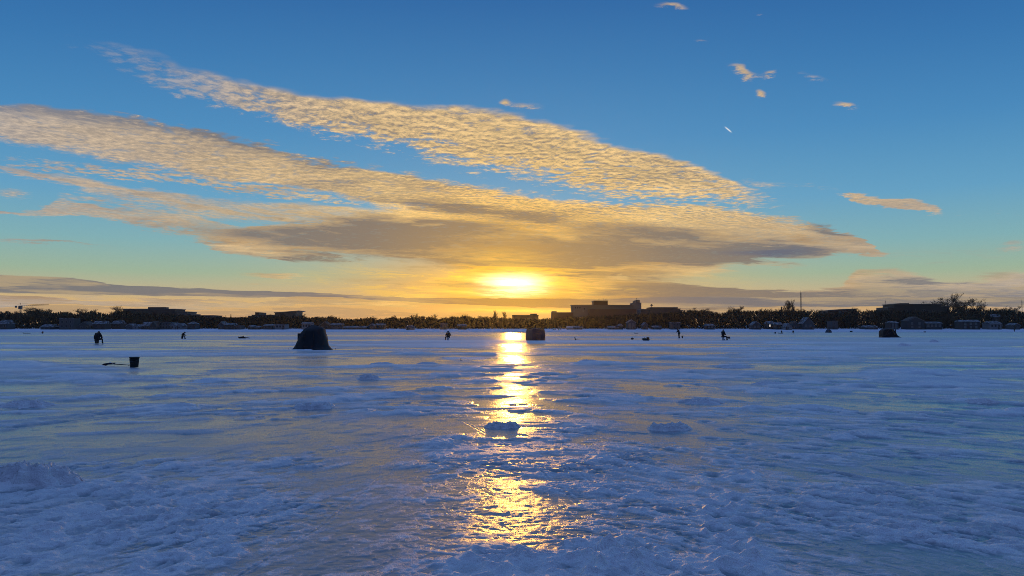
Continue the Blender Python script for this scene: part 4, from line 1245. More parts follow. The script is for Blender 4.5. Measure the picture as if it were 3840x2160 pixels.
# ---------------------------------------------------------------- things on the ice
def skin(joints, bones, radii, root, sub=1):
    """one continuous surface grown round a skeleton"""
    names = list(joints)
    me = bpy.data.meshes.new('skeleton')
    me.from_pydata([joints[k] for k in names], [(names.index(a), names.index(b)) for a, b in bones], [])
    o = bpy.data.objects.new('skeleton', me)
    COL.objects.link(o)
    m = o.modifiers.new('skin', 'SKIN')
    m.use_smooth_shade = True
    for k, v in zip(names, me.skin_vertices[0].data):
        r_ = radii[k]
        v.radius = r_ if isinstance(r_, tuple) else (r_, r_)
        v.use_root = (k == root)
    s_ = o.modifiers.new('sub', 'SUBSURF')
    s_.levels = s_.render_levels = sub
    dg = bpy.context.evaluated_depsgraph_get()
    res = bpy.data.meshes.new_from_object(o.evaluated_get(dg))
    bpy.data.objects.remove(o)
    bpy.data.meshes.remove(me)
    res.polygons.foreach_set('use_smooth', [True] * len(res.polygons))
    return res


def head_hands(pose, hands):
    """head with a face, and hands with four fingers and a thumb, as shapes to weld on the body"""
    m = MB()
    h, n = Vector(pose['head']), Vector(pose['neck'])
    up = (h - n).normalized()
    f = Vector(pose.get('look', (0, 1, -.1))).normalized()
    f = (f - up * f.dot(up)).normalized()
    s_ = f.cross(up)
    def P(a, b, c): return tuple(h + s_ * a + f * b + up * c)
    q = len(m.v)
    m.ball((0, 0, 0), .078, .098, .118, 14, 10)
    m.v[q:] = [P(a * (1 - .25 * max(0, -c) / .118), b, c) for a, b, c in m.v[q:]]
    m.tube(P(0, .085, .02), P(0, .118, -.018), .010, .019, 6)
    m.tube(P(0, .118, -.018), P(0, .085, -.03), .019, .010, 6)
    for t in (-1, 1):
        m.ball(P(t * .032, .086, .018), .013, n=6, m=4)
        m.ball(P(t * .079, -.005, 0), .018, .024, .03, 6, 4)
        m.ball(P(t * .033, .084, .038), .022, .012, .006, 6, 4)
    m.ball(P(0, .084, -.058), .026, .012, .008, 6, 4)
    for side in hands:
        w, e = Vector(pose['wrist' + side]), Vector(pose['elbow' + side])
        d = (w - e).normalized()
        sd = d.cross(Vector((0, 0, 1))).normalized()
        nn = sd.cross(d)
        if nn.z > 0: nn = -nn
        sg = 1 if side == 'L' else -1
        pal = w + d * .09
        m.tube(w, pal, .035, .042, 8)
        for k, (off, ln) in enumerate(((-.030, .070), (-.010, .080), (.010, .075), (.030, .058))):
            a = pal + sd * off
            b = a + (d * .75 + nn * (.35 + .05 * k)).normalized() * ln * .5
            c = b + (d * .1 + nn).normalized() * ln * .45
            m.tube(a, b, .010, .009, 5).tube(b, c, .009, .007, 5)
        a = w + d * .03 + sd * (.036 * sg)
        b = a + (d * .6 + sd * sg * .6 + nn * .3).normalized() * .04
        m.tube(a, b, .012, .010, 5).tube(b, b + (d * .7 + nn * .5).normalized() * .032, .010, .008, 5)
    return m


BONES = [('pelvis', 'spine'), ('spine', 'chest'), ('chest', 'neck'), ('neck', 'head'), ('chest', 'shoulderL'), ('chest', 'shoulderR'), ('shoulderL', 'elbowL'), ('shoulderR', 'elbowR'), ('elbowL', 'wristL'), ('elbowR', 'wristR'),
         ('pelvis', 'hipL'), ('pelvis', 'hipR'), ('hipL', 'kneeL'), ('hipR', 'kneeR'), ('kneeL', 'ankleL'), ('kneeR', 'ankleR')]
RB = dict(pelvis=(.15, .12), spine=(.14, .11), chest=(.16, .12), neck=.06, head=.07, shoulderL=.075, shoulderR=.075, elbowL=.05, elbowR=.05, wristL=.035, wristR=.035, hipL=.095, hipR=.095, kneeL=.065, kneeR=.065, ankleL=.045, ankleR=.045)


def person(pose, loc, rz, label, coat='coat', hat='hat', scale=1.0, bulk=1.0, group='anglers out on the ice'):
    e = empty('person', loc, rz)
    e.scale = (scale,) * 3
    tag(e, label, 'person', group)
    J = {k: v for k, v in pose.items() if k != 'look'}
    body = skin(J, BONES, RB, 'pelvis')
    bm = bmesh.new(); bm.from_mesh(body)
    hm = head_hands(pose, 'LR').mesh('tmp', True)
    bm.from_mesh(hm); bm.to_mesh(body); bm.free(); bpy.data.meshes.remove(hm)
    body.name = 'body'
    link('body', body, M['skin'], e)
    up = ['pelvis', 'spine', 'chest', 'neck', 'shoulderL', 'shoulderR', 'elbowL', 'elbowR', 'wristL', 'wristR']
    k = 1.38 * bulk
    rr = {a: tuple(q * k for q in RB[a]) if isinstance(RB[a], tuple) else RB[a] * k * 1.12 for a in up}
    rr['neck'] = .085
    j = skin({a: J[a] for a in up}, [b for b in BONES if b[0] in up and b[1] in up], rr, 'pelvis')
    j.name = 'jacket'; link('jacket', j, M[coat], e)
    lo = ['pelvis', 'hipL', 'hipR', 'kneeL', 'kneeR', 'ankleL', 'ankleR']
    rr = {a: tuple(q * 1.15 for q in RB[a]) if isinstance(RB[a], tuple) else RB[a] * 1.35 for a in lo}
    t = skin({a: J[a] for a in lo}, [b for b in BONES if b[0] in lo and b[1] in lo], rr, 'pelvis')
    t.name = 'trousers'; link('trousers', t, M['trouser'], e)
    for s_ in 'LR':
        a, kn = Vector(J['ankle' + s_]), Vector(J['knee' + s_])
        d = Vector((a.x - J['hip' + s_][0], kn.y - J['hip' + s_][1], 0))
        d = Vector((d.x * .5, 1.0, 0)).normalized()
        b = MB()
        b.tube(a + Vector((0, 0, .16)), a - Vector((0, 0, .02)), .075, .062, 10)
        o = len(b.v)
        b.ball((0, 0, 0), .058, .15, .065, 10, 7)
        q = d.to_track_quat('Y', 'Z')
        c = Vector((a.x, a.y, 0.055)) + d * .065
        b.v[o:] = [tuple(c + q @ Vector((x, y, max(z, -.053)))) for x, y, z in b.v[o:]]
        b.build('boot', M['boot'], e, True)
    h, n = Vector(J['head']), Vector(J['neck'])
    u = (h - n).normalized()
    q = u.to_track_quat('Z', 'Y')
    m = MB().lathe([(.100, -.02), (.110, .01), (.113, .05), (.098, .10), (.062, .135), (.02, .15)], n=14)
    m.lathe([(.108, -.03), (.120, -.025), (.120, .02), (.108, .025)], n=14, cap0=False, cap1=False)
    m.v = [tuple(h + q @ Vector((a, b * 1.1, c))) for a, b, c in m.v]
    m.build('hat', M[hat], e, True)
    return e


SIT = dict(pelvis=(0, 0, .47), spine=(0, .03, .68), chest=(0, .08, .92), neck=(0, .13, 1.08), head=(0, .17, 1.20), shoulderL=(-.20, .09, 1.00), shoulderR=(.20, .09, 1.00), elbowL=(-.33, .14, .72), elbowR=(.33, .14, .72),
           wristL=(-.25, .36, .58), wristR=(.25, .36, .58), hipL=(-.11, .04, .46), hipR=(.11, .04, .46), kneeL=(-.28, .42, .48), kneeR=(.28, .42, .48), ankleL=(-.31, .42, .10), ankleR=(.31, .42, .10), look=(0, 1, -.5))
HUNCH = dict(SIT, spine=(0, .05, .66), chest=(0, .20, .86), neck=(0, .32, .98), head=(0, .40, 1.07), shoulderL=(-.2, .21, .93), shoulderR=(.2, .21, .93), elbowL=(-.28, .34, .66), elbowR=(.28, .34, .66), wristL=(-.12, .55, .58), wristR=(.10, .58, .60), look=(0, 1, -.9))
HANG = dict(SIT, chest=(0, .10, .90), neck=(0, .18, 1.05), head=(0, .24, 1.15), elbowL=(-.34, .10, .70), elbowR=(.34, .14, .72), wristL=(-.38, .20, .42), wristR=(.30, .36, .52), kneeL=(-.33, .36, .48), kneeR=(.33, .36, .48), ankleL=(-.34, .32, .10), ankleR=(.36, .32, .10))
STAND = dict(pelvis=(0, 0, .92), spine=(0, .03, 1.12), chest=(0, .14, 1.34), neck=(0, .22, 1.48), head=(0, .29, 1.58), shoulderL=(-.20, .15, 1.40), shoulderR=(.20, .15, 1.40), elbowL=(-.27, .30, 1.16), elbowR=(.27, .30, 1.16),
             wristL=(-.06, .48, 1.08), wristR=(.06, .48, 1.14), hipL=(-.10, .0, .90), hipR=(.10, .0, .90), kneeL=(-.13, .05, .50), kneeR=(.13, .06, .50), ankleL=(-.15, -.03, .10), ankleR=(.15, .0, .10), look=(0, 1, -.8))
UPRIGHT = dict(STAND, chest=(0, .03, 1.36), neck=(0, .03, 1.52), head=(0, .05, 1.63), shoulderL=(-.2, .03, 1.43), shoulderR=(.2, .03, 1.43), elbowL=(-.28, .02, 1.14), elbowR=(.28, .02, 1.14), wristL=(-.26, .16, .92), wristR=(.26, .16, .92), look=(0, 1, 0))
CROUCH = dict(SIT, pelvis=(0, 0, .30), spine=(0, .08, .48), chest=(0, .20, .68), neck=(0, .30, .80), head=(0, .37, .90), shoulderL=(-.2, .21, .75), shoulderR=(.2, .21, .75), elbowL=(-.3, .36, .52), elbowR=(.3, .36, .52), wristL=(-.14, .54, .42), wristR=(.14, .54, .42),
              hipL=(-.1, .02, .30), hipR=(.1, .02, .30), kneeL=(-.22, .38, .46), kneeR=(.22, .38, .46), ankleL=(-.22, .26, .10), ankleR=(.22, .26, .10))


def on_ice(px, py):
    x, y = spot(px, py)
    return Vector((x, y, ice_height(x, y)))


def pail(px, py, label, mat, r=.15, h=.37, dx=0, dy=0, lid=True, handle_up=False):
    p = on_ice(px, py) + Vector((dx, dy, 0))
    e = empty('pail', p); tag(e, label, 'bucket')
    b = MB().lathe([(r * .84, 0), (r * .86, .01), (r * .97, h * .80), (r * 1.05, h * .81), (r * 1.05, h * .84), (r * .985, h * .85), (r, h), (r * .95, h), (r * .93, h * .8), (r * .82, .02)], n=24, cap1=True)
    b.build('bucket_body', M[mat], e, True)
    if lid: MB().lathe([(r * 1.06, h - .035), (r * 1.08, h - .03), (r * 1.08, h + .004), (r * 1.04, h + .012), (r * .5, h + .014)], n=24).build('lid', M[mat], e, True)
    hd = MB()
    n = 12
    if handle_up: pts = [(r * 1.04 * math.cos(t), .02, h * .84 + .20 * math.sin(t)) for t in [math.pi * k / n for k in range(n + 1)]]
    else: pts = [(r * 1.06 * math.cos(t), -r * 1.12 * math.sin(t), h * .84 - .10 * math.sin(t)) for t in [math.pi * k / n for k in range(n + 1)]]
    hd.path(pts, .006, 5)
    hd.build('handle', M['steel'], e)
    return e


def sled(px, py, L, W, label, mat='sled', rz=0.0, name='sled'):
    e = empty(name, on_ice(px, py), rz); tag(e, label, 'sled')
    m = MB(); n = 20
    R = []
    for z, k, th in ((0.0, .86, 0), (.06, .95, 0), (.20, 1.0, 0), (.20, 1.05, 0), (.17, 1.05, 0)):
        R.append([len(m.v) + i for i in range(n)])
        for i in range(n):
            t = 2 * math.pi * i / n
            c, s_ = math.copysign(abs(math.cos(t)) ** .5, math.cos(t)), math.copysign(abs(math.sin(t)) ** .5, math.sin(t))
            m.v.append((c * L / 2 * k, s_ * W / 2 * k, z + (.10 if c < -.8 and z > .1 else 0) + (.03 if c < -.8 and z < .1 else 0)))
    for a, b in zip(R[:4], R[1:]): m.quad_ring(a, b)
    m.f.append(tuple(reversed(R[0])))
    o = len(m.v)
    for i in range(n):                                     # the inside
        t = 2 * math.pi * i / n
        c, s_ = math.copysign(abs(math.cos(t)) ** .5, math.cos(t)), math.copysign(abs(math.sin(t)) ** .5, math.sin(t))
        m.v.append((c * L / 2 * .82, s_ * W / 2 * .82, .025))
    inn = [o + i for i in range(n)]
    m.quad_ring(R[2], inn); m.f.append(tuple(inn))
    m.build('hull', M[mat], e, True)
    return e


# ---- people, each with what they sit on
p = on_ice(365, 1291)
pail(365, 1291, 'dark green pail between the legs of the broad hunched angler', 'pail')
person(HANG, p, 0.05, 'broad hunched angler in black, back turned, arms hanging over spread knees', bulk=1.4, scale=1.02)
p = on_ice(683, 1270)
pail(683, 1270, 'dark pail under the small hunched angler left of the flat loaded sled', 'pail')
person(HUNCH, p, -1.15, 'small hunched angler in black seated sideways, bent over the ice', scale=.98, bulk=1.3)
p = on_ice(1681, 1275.5)
pail(1681, 1275.5, 'white pail under the brown coated angler left of the sun glitter', 'whitepail', h=.40)
person(dict(SIT, kneeL=(-.34, .34, .48), ankleL=(-.36, .30, .10), kneeR=(-.02, .46, .48), ankleR=(-.08, .44, .10)), p, .25, 'angler in a brown coat seen from behind on a white pail near the sun glitter', coat='coat2', scale=1.03, bulk=1.25)
p = on_ice(2547, 1268)
person(STAND, p, .95, 'thin standing angler in black bending forward beside a pail', scale=1.0, bulk=.95)
pail(2559, 1268, 'small dark pail standing behind the bending angler', 'pail', handle_up=True)
p = on_ice(2711, 1276)
pail(2711, 1276, 'white pail under the angler with the grey hat', 'whitepail', h=.44)
SIT2 = dict(SIT, pelvis=(0, 0, .54), spine=(0, .04, .78), chest=(0, .05, 1.04), neck=(0, .06, 1.20), head=(0, .09, 1.32), shoulderL=(-.19, .05, 1.10), shoulderR=(.19, .05, 1.10), elbowL=(-.26, .16, .84), elbowR=(.26, .16, .84), wristL=(-.14, .40, .74), wristR=(.14, .40, .74))
person(SIT2, p, -1.1, 'angler in a long black coat and pale grey hat, holding a dark box out front', hat='hat2', scale=1.06, bulk=1.25)


def sonar_box(px, py, pz_top, y, label):
    x, z = at(px, pz_top, y)
    e = empty('sonar_box', (x, y, z - .34)); tag(e, label, 'fishing sonar')
    MB().box(-.26, .26, -.10, .10, 0, .26).build('case', M['black'], e)
    MB().box(-.16, .08, -.125, -.103, .05, .21).build('screen', M['glass'], e)
    MB().path([(-.2, 0, .26), (-.14, 0, .34), (.14, 0, .34), (.2, 0, .26)], .014).build('handle', M['steel'], e)
    leg = MB().tube((-.20, .02, 0), (-.3, .02, -(z - .34)), .016).tube((.20, .02, 0), (.26, .02, -(z - .34)), .016)
    leg.tube((-.26, 0, .22), (-.62, .05, .30), .012)
    leg.build('stand', M['steel'], e)
sonar_box(2731, 1276, 1261, p.y - .05, 'dark box held out to the right of the angler with the grey hat')
p = on_ice(2975, 1250)
pail(2975, 1250, 'white pail of the tiny far angler nearest the snow bank', 'whitepail')
person(SIT, p, .2, 'tiny far angler seated on a white pail under the twin gabled houses', scale=.98)
p = on_ice(2931, 1250.5)
person(dict(CROUCH), p + Vector((.25, 0, .20)), 1.3, 'far angler crouched on a long dark sled below the lit house', scale=1.0, bulk=1.1)
sled(2927, 1250.5, 2.1, .8, 'long dark sled carrying the crouched far angler', rz=.05)
p = on_ice(3359, 1248)
person(UPRIGHT, p, .5, 'standing angler in blue grey behind the tail of the rounded flip over shelter', coat='coat4', scale=1.03)
x, _ = at(3804, 1243, 474)
person(UPRIGHT, (x, 474, 0.02), 2.2, 'tiny standing figure at the edge of the snow bank below the white cottage', scale=1.0, bulk=1.1)
p = on_ice(157, 1251)
person(CROUCH, p, -.8, 'tiny far figure in red crouched on the ice below the three storey house', coat='coat3', scale=.95)

# ---- sleds, pails and gear
e = sled(100, 1250.5, 3.0, 1.0, 'low dark sled lying far off near the crouched red figure')
e = sled(909, 1269, 1.45, .62, 'flat loaded black sled between the small hunched angler and the big tent', rz=.05)
MB().ball((-.06, 0, .22), .46, .24, .12, 12, 7).ball((.12, 0, .33), .13, .12, .10).build('gear_cover', M['black'], e, True)
MB().path([(.72, 0, .2), (1.0, .02, .12), (1.32, 0, .05)], .05).build('tow_bar', M['steel'], e)
e = sled(2422, 1280.5, .98, .55, 'small black sled heaped with gear, right of the red brown hut', rz=-.08)


def bag(px, py, r, label, mat='khaki', dz=0.0, dx=0.0, flat=.8):
    e = empty('gear_bag', on_ice(px, py) + Vector((dx, 0, dz))); tag(e, label, 'bag')
    m = MB().ball((0, 0, r * flat), r * 1.15, r, r * flat, 14, 9)
    m.v = [(a * (1 + .12 * math.sin(7 * c / r + 3 * a)), b, c) for a, b, c in m.v]
    m.build('sack', M[mat], e, True)
    MB().path([(-r * .5, 0, r * 1.5 * flat), (-r * .2, 0, r * 2.2 * flat), (r * .2, 0, r * 2.2 * flat), (r * .5, 0, r * 1.5 * flat)], r * .07).build('handle', M['strap'], e)
bag(2417, 1280.5, .20, 'olive bag riding at the front of the small heaped sled', dz=.05)
bag(2428, 1280.5, .19, 'black bag standing highest at the back of the small heaped sled', 'black', dz=.16, dx=.06)
bag(2371, 1273.5, .20, 'small round dark bag lying alone left of the heaped sled', 'black', flat=.75)
sled(2386, 1250.5, 1.65, .7, 'low dark sled far off above the small round bag')
pail(2907, 1251, 'small dark pail standing left of the crouched angler on the sled', 'pail', r=.26, h=.52)


def gear_box(px, py, w, h, label):
    e = empty('gear_box', on_ice(px, py)); tag(e, label, 'box')
    MB().box(-w / 2, w / 2, -.3, .3, .02, h * .72).build('chest', M['black'], e)
    MB().box(-w / 2 - .03, w / 2 + .03, -.33, .33, h * .72 + .003, h).build('lid', M['black'], e)
    MB().path([(-.2, -.34, h * .5), (-.15, -.40, h * .5), (.15, -.40, h * .5), (.2, -.34, h * .5)], .02).build('handle', M['steel'], e)
gear_box(3192, 1246, 1.2, .8, 'far dark box right of the small blue dome tent')
gear_box(3468, 1246.5, .9, .5, 'small dark box far off right of the flip over shelter')


def tip_up(px, py, label, h=.47):
    e = empty('tip_up', on_ice(px, py)); tag(e, label, 'fishing tip up')
    MB().box(-.06, .06, -.05, .05, 0, h * .55).build('stake', M['black'], e)
    MB().box(-.10, .02, -.05, .05, h * .55, h).build('reel_head', M['black'], e)
    MB().tube((-.02, 0, .10), (.75, .1, .16), .022, .012).build('rod', M['black'], e)
    MB().ball((.06, 0, .06), .14, .10, .07).build('base', M['black'], e, True)
    return e
tip_up(2157, 1275.5, 'lone tip up with a short rod between the red brown hut and the heaped sled')
tip_up(1728, 1355, 'tiny tip up stick standing on the ice in front of the brown coated angler').scale = (.18, .3, .3)

# the near pail and shovel
pail(503, 1381, 'near dark green pail with a lid and side band, standing alone on the ice', 'pail', r=.185, h=.41)
p = on_ice(412, 1374)
e = empty('snow_shovel', p + Vector((0, 0, .01)), .04); tag(e, 'dark blue shovel lying on the ice with its handle towards the near pail', 'shovel')
m = MB()
pr = [(-.24, .0, .20), (-.16, .05, .19), (0, .065, .18), (.17, .075, .14)]
for k, (x, z, w) in enumerate(pr):
    o = len(m.v)
    m.v += [(x, -w, z + .055), (x, -w * .8, z), (x, w * .8, z), (x, w, z + .055), (x, w, z + .04), (x, w * .8, z - .015), (x, -w * .8, z - .015), (x, -w, z + .04)]
    if k:
        for i in range(8):
            j = (i + 1) % 8
            m.f.append((o - 8 + i, o - 8 + j, o + j, o + i))
m.f += [tuple(range(7, -1, -1)), tuple(range(len(m.v) - 8, len(m.v)))]
m.build('blade', M['bluesled'], e)
MB().tube((.15, 0, .07), (.80, .03, .025), .017, .015, 8).build('handle', M['bluesled'], e)
MB().tube((.80, -.05, .025), (.80, .11, .025), .02, n=8).build('grip', M['bluesled'], e)
for k, (dx, dy, r_) in enumerate(((-.10, -.05, .045), (.01, .0, .05), (.10, -.03, .04))):
    q = on_ice(412, 1374) + Vector((dx, dy, .10 + .02 * (k == 1)))
    o = empty('snow_lump', q)
    tag(o, ('pinkish lump of snow nearest the tip of the shovel blade', 'middle and largest lump of snow on the shovel blade', 'small lump of snow nearest the shovel handle')[k], 'snow lump', 'lumps of snow on the shovel')
    m = MB().ball((0, 0, 0), r_ * 1.2, r_, r_ * .8, 9, 6)
    m.v = [(a * (1 + .2 * math.sin(60 * b + k)), b, c * (1 + .2 * math.cos(70 * a))) for a, b, c in m.v]
    m.build('lump', M['snow'], o)


# ---- tents
def loft(levels, n=40, p=2.8, fold=.03, seed=1):
    """levels: (z, left, right, front, back): rounded-square rings one above another"""
    m, R = MB(), []
    rnd = random.Random(seed)
    ph = [rnd.uniform(0, 6.28) for _ in range(6)]
    for z, l, r_, f, b in levels:
        R.append([len(m.v) + i for i in range(n)])
        cx, cy, ax, ay = (l + r_) / 2, (f + b) / 2, (r_ - l) / 2, (b - f) / 2
        for i in range(n):
            t = 2 * math.pi * i / n
            c, s_ = math.copysign(abs(math.cos(t)) ** (2 / p), math.cos(t)), math.copysign(abs(math.sin(t)) ** (2 / p), math.sin(t))
            k = 1 + fold * (math.sin(5 * t + ph[0] + z * 2) * .5 + math.sin(11 * t + ph[1] - z * 3) * .35 + math.sin(17 * t + ph[2] + 5 * z) * .25)
            m.v.append((cx + c * ax * k, cy + s_ * ay * k, z + fold * .6 * math.sin(3 * t + ph[3])))
    for a, b in zip(R, R[1:]): m.quad_ring(a, b)
    m.f.append(tuple(R[-1]))
    return m


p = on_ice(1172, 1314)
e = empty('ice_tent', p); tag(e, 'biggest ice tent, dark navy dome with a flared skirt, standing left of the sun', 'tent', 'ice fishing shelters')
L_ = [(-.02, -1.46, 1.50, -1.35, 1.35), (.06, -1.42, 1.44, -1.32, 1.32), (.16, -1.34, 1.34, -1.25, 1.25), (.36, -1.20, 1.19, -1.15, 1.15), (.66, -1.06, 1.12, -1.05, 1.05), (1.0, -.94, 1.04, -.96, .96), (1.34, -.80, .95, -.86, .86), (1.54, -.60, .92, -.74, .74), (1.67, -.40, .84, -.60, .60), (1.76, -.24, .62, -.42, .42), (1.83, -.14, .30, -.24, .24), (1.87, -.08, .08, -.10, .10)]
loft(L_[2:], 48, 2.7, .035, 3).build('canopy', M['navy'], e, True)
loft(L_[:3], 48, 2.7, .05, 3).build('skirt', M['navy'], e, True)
m = MB()
m.prism([(-.42, .20), (.36, .20), (.30, 1.42), (-.30, 1.42)], -1.19, -1.10)
dr = [(-.42, .20), (.36, .20), (.30, 1.42), (-.30, 1.42)]
d_ = MB(); d_.v = [(a, -1.22 + .29 * (z - .2) / 1.2, z) for a, z in dr] + [(a, -1.15 + .29 * (z - .2) / 1.2, z) for a, z in dr]
d_.f = [(0, 1, 2, 3), (7, 6, 5, 4), (0, 4, 5, 1), (1, 5, 6, 2), (2, 6, 7, 3), (3, 7, 4, 0)]
do = d_.build('door', M['navy'], e)
MB().path([(-.30, -.955, 1.40), (-.42, -1.25, .20)], .012).path([(.30, -.955, 1.40), (.36, -1.25, .20)], .012).build('zip', M['black'], do)
w_ = MB(); q = [(-.72, 1.02), (-.46, 1.02), (-.44, 1.28), (-.68, 1.28)]
w_.v = [(a, -.985 + .24 * (z - 1.0), z) for a, z in q] + [(a, -.90 + .24 * (z - 1.0), z) for a, z in q]
w_.f = [(0, 1, 2, 3), (7, 6, 5, 4), (0, 4, 5, 1), (1, 5, 6, 2), (2, 6, 7, 3), (3, 7, 4, 0)]
w_.build('window', M['glass'], e)
MB().box(-1.06, -.84, -.35, .25, .75, 1.26).build('vent_flap', M['navy'], e)
pl = MB()
for sx, sy in ((-1, -1), (1, -1), (1, 1), (-1, 1)):
    pl.path([(sx * .98, sy * .98, .3), (.05 + sx * .86, sy * .86, 1.0), (.10 + sx * .62, sy * .62, 1.56), (.03 + sx * .1, sy * .1, 1.88)], .016)
pl.build('pole', M['black'], e)
gl = MB()
for a, b in ((-1.44, -1.2), (1.46, -1.1), (1.48, 1.0), (-1.42, 1.1)): gl.tube((a, b, -.05), (a * 1.03, b * 1.05, .14), .012)
gl.build('ground_peg', M['steel'], e)

p = on_ice(2008, 1279)
e = empty('ice_hut', p, .45); tag(e, 'boxy red brown pop up hut with a purplish lit side, right beside the sun glitter', 'tent', 'ice fishing shelters')
hw, HH = .98, 1.58


def bulge(face, out, mat, name, par):
    """one side of a pop-up hut, pulled outward at its hub"""
    m = MB(); n = 8
    for i in range(n + 1):
        for j in range(n + 1):
            u, v = i / n * 2 - 1, j / n
            k = (1 - abs(u)) * (1 - abs(v * 2 - 1))
            w = hw * (1.0 + .03 * math.sin(v * math.pi) - .10 * v * v)
            o = w + out * (k * 1.3)
            x, y = u * w, -o
            c, s_ = math.cos(face), math.sin(face)
            m.v.append((x * c - y * s_, x * s_ + y * c, .03 + v * HH + .012 * math.sin(9 * u + 4 * v)))
    for i in range(n):
        for j in range(n):
            a = i * (n + 1) + j
            m.f.append((a, a + n + 1, a + n + 2, a + 1))
    return m.build(name, M[mat], par, True)


fr = bulge(0, .13, 'rust_glare', 'front_panel', e)
sd = bulge(math.pi / 2, .13, 'violet_lit', 'side_panel', e); bulge(-math.pi / 2, .13, 'rust_glare', 'side_panel', e); bulge(math.pi, .13, 'rust_glare', 'back_panel', e)
m = MB(); n = 10; w = hw * .90
for i in range(n + 1):
    for j in range(n + 1):
        u, v = i / n * 2 - 1, j / n * 2 - 1
        m.v.append((u * w, v * w, .03 + HH + .004 + .13 * (1 - abs(u)) * (1 - abs(v))))
for i in range(n):
    for j in range(n):
        a = i * (n + 1) + j
        m.f.append((a, a + n + 1, a + n + 2, a + 1))
m.build('roof', M['rust_glare'], e, True)
MB().path([(-.34, -hw * 1.03 - .02, .12), (-.34, -hw * 1.04 - .06, .8), (-.3, -hw * .97 - .03, 1.36), (.3, -hw * .97 - .03, 1.36), (.34, -hw * 1.04 - .06, .8), (.34, -hw * 1.03 - .02, .12)], .014).build('door_zip', M['black'], e)
MB().path([(-hw * .9, -hw * .9, .03 + HH), (hw * .9, -hw * .9, .03 + HH), (hw * .9, hw * .9, .03 + HH), (-hw * .9, hw * .9, .03 + HH), (-hw * .9, -hw * .9, .03 + HH)], .02).build('roof_seam', M['black'], e)
m = MB()
m.path([(hw * 1.0 * a, hw * 1.0 * b, .03) for a, b in ((-1, -1), (1, -1), (1, 1), (-1, 1), (-1, -1))], .03); m.build('skirt', M['rust_glare'], e)

p = on_ice(3336, 1265.5)
e = empty('flip_over_shelter', p); tag(e, 'black rounded flip over shelter with a sloping tail, far right on the ice', 'tent', 'ice fishing shelters')
prof = [(-1.66, .05), (-1.74, .50), (-1.72, 1.30), (-1.50, 1.55), (-.95, 1.78), (.10, 1.80), (.55, 1.62), (.95, .95), (1.25, .35), (1.95, .02)]
m = MB(); R = []
for y_, k in ((-.85, .90), (-.55, .99), (0, 1.0), (.55, .99), (.85, .90)):
    R.append([len(m.v) + i for i in range(len(prof))])
    m.v += [(x * (.94 + .06 * k), y_, z * k) for x, z in prof]
for a, b in zip(R, R[1:]):
    for i in range(len(prof) - 1): m.f.append((a[i], b[i], b[i + 1], a[i + 1]))
m.f += [tuple(R[0]), tuple(reversed(R[-1]))]
m.build('hood', M['black'], e)
MB().prism([(-.02, 1.70), (.20, 1.60), (.72, .60), (.62, .52), (.50, .55)], -.93, -.86).build('strap', M['strap'], e)
pl = MB()
for y_ in (-.87, .87):
    pl.path([(-1.6, y_, .2), (-1.45, y_, 1.45)], .02).path([(-1.6, y_, .2), (-.3, y_, 1.66)], .02).path([(-1.6, y_, .2), (.5, y_, 1.40)], .02)
pl.build('pole', M['steel'], e)
MB().box(-1.78, -.2, -.75, .75, .0, .22).build('sled_base', M['sled'], e)

p = on_ice(3107, 1247.5)
e = empty('ice_tent', p); tag(e, 'small blue dome tent far off near the snow bank, right of the radio mast', 'tent', 'ice fishing shelters')
loft([(-.02, -1.5, 1.5, -1.3, 1.3), (.5, -1.42, 1.42, -1.2, 1.2), (1.2, -1.1, 1.1, -.95, .95), (1.6, -.6, .6, -.5, .5), (1.82, -.12, .12, -.1, .1)], 28, 2.2, .03, 8).build('canopy', M['blue'], e, True)
MB().prism([(-.3, .1), (.3, .1), (.2, 1.1), (-.2, 1.1)], -1.30, -1.0).build('door', M['navy'], e)
pl = MB()
for s_ in (-1, 1): pl.path([(s_ * 1.25, -1.0, .1), (s_ * 1.05, -.85, 1.0), (s_ * .3, -.25, 1.75), (0, 0, 1.86)], .02)
pl.build('pole', M['black'], e)


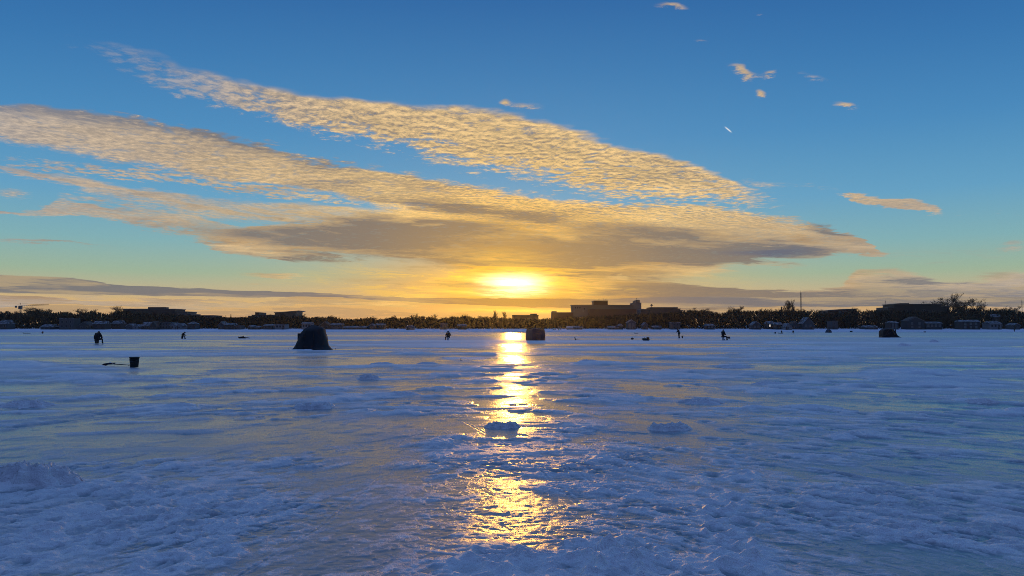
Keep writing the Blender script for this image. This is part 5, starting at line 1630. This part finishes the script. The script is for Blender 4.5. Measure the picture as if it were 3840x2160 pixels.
# ---- heaps of drilled snow round old holes
def mound(px, py, W, Hh, label, hole=.0, seed=0, D=None, ragged=.25):
    x, y = spot(px, py)
    D = D or W * .8
    n, k = 72, 26
    rr, tt = np.meshgrid(np.linspace(0, 1, k), np.arange(n) * 2 * math.pi / n, indexing='ij')
    edge = 1 + ragged * gnoise(np.cos(tt) * 2.2 + seed, np.sin(tt) * 2.2, 51) * 2 + .10 * gnoise(np.cos(tt) * 7, np.sin(tt) * 7 + seed, 52)
    X, Y = rr * np.cos(tt) * W / 2 * edge, rr * np.sin(tt) * D / 2 * edge
    if hole > 0:
        z = 1.25 * np.exp(-((rr - .66) / .17) ** 2) * (1 + .5 * gnoise(np.cos(tt) * 2.5 + seed, np.sin(tt) * 2.5, 53)) - .45 * np.exp(-(rr / .45) ** 4)
    else:
        z = (1 - sstep(rr, .35, 1.0)) * (1 + .5 * gnoise(X * 3 / W + seed, Y * 3 / W, 54))
    Hh *= 0.82
    s_ = .075 * max(W, .5)
    z = z * Hh + Hh * sstep(1 - rr, 0, .25) * (.30 * gnoise(X / s_ / 1.6 + seed, Y / s_, 55) + .34 * gnoise(X / s_ * 2.2, Y / s_ * 2.2 + seed, 56) + .18 * gnoise(X / s_ * 5, Y / s_ * 5 + seed, 57))
    z = z - sstep(rr, .9, 1.0) * .03
    hh, _ = ice_fields((X + x).ravel(), (Y + y).ravel(), np.maximum(0.0066, (Y + y).ravel() ** 2 / 1945 / EYE * 1.05))
    z = z + hh.reshape(z.shape) * (1 - .5 * (1 - rr))
    v = np.stack([X, Y, z], -1).reshape(-1, 3)
    f = []
    for i in range(k - 1):
        for j in range(n):
            a, b = i * n + j, i * n + (j + 1) % n
            f.append((a, a + n, b + n, b) if i else (a, a + n, b + n))
    me = bpy.data.meshes.new('snow_mound')
    me.from_pydata(v.tolist(), [], [tuple(q[::-1]) for q in f])
    bm = bmesh.new(); bm.from_mesh(me); bmesh.ops.recalc_face_normals(bm, faces=bm.faces); bm.to_mesh(me); bm.free()
    me.polygons.foreach_set('use_smooth', [True] * len(me.polygons))
    a = me.attributes.new('snow', 'FLOAT', 'POINT')
    a.data.foreach_set('value', np.full(len(v), .95, dtype=np.float32))
    o = link('snow_mound', me, ICE)
    o.location = (x, y, -.004)
    tag(o, label, 'snow mound', 'heaps of drilled snow on the ice')
    return o


def dm(px, py, W, Hh, label, **k): return mound(px * K, py * K, W, Hh, label, **k)
dm(75, 1214, 1.25, .21, 'largest near snow heap, ragged and blue, cut by the left edge', seed=1, ragged=.4, D=.7)
dm(1263, 1075, .58, .075, 'low snow ring lying in the sun glitter', hole=.2, seed=2)
dm(1682, 1080, .78, .085, 'round snow ring with a sunken hole right of the sun glitter', hole=.2, seed=3, ragged=.12)
dm(793, 1027, .85, .09, 'low dark snow ring below the big dark tent', hole=.2, seed=4)
dm(927, 956, .80, .16, 'smooth bluish snow heap standing alone between the big tent and the glitter', seed=5)
dm(1765, 1014, .95, .10, 'ragged snow heap behind the ring with the sunken hole', seed=6, ragged=.5)
dm(70, 1022, 1.2, .12, 'long broken snow heap on the ice at the left edge behind the near one', seed=7, ragged=.5)
dm(1015, 996, .9, .07, 'flat long snow heap left of the sun glitter', seed=8)
dm(1076, 916, 1.1, .09, 'thin dark snow heap in front of the brown coated angler', seed=9)
dm(960, 916, 1.3, .09, 'thin dark snow heap further left in front of the brown coated angler', seed=10)
dm(775, 885, .8, .10, 'pale little snow heap at the foot of the big dark tent', seed=11)
dm(1935, 967, 1.1, .09, 'low blue snow heap on the open ice right of the glitter', seed=12)
dm(2350, 861, 1.4, .35, 'small pointed snow heap under the white trimmed shore, right of the flip over shelter', seed=13)
dm(2470, 1015, .8, .08, 'faint snow heap alone on the empty ice far right', seed=14)
dm(1845, 925, 1.5, .10, 'long snow heap among crumbs in front of the angler with the box', seed=15, ragged=.5)
dm(1480, 915, 1.2, .10, 'snow heap just right of the glitter in front of the red brown hut', seed=16)
dm(2275, 870, 1.4, .25, 'rounded snow heap in front of the flip over shelter', seed=17)

dm(1300, 1396, .62, .035, 'flat slab of crusted snow at the near end of the golden glitter', seed=18, D=.34, ragged=.45)

# ---- the thin evening haze
hz = MB().box(-1500, 1500, -60, 1400, -1.8, 42)
m = bpy.data.materials.new('haze'); m.use_nodes = True
g = G(m.node_tree)
pv = g.node('ShaderNodeVolumePrincipled')
pv.inputs['Color'].default_value = (0.92, 0.93, 0.95, 1)
pv.inputs['Density'].default_value = 0.00007
pv.inputs['Anisotropy'].default_value = 0.88
out = g.node('ShaderNodeOutputMaterial')
g.nt.links.new(pv.outputs[0], out.inputs['Volume'])
tag(hz.build('haze', m), kind='stuff')
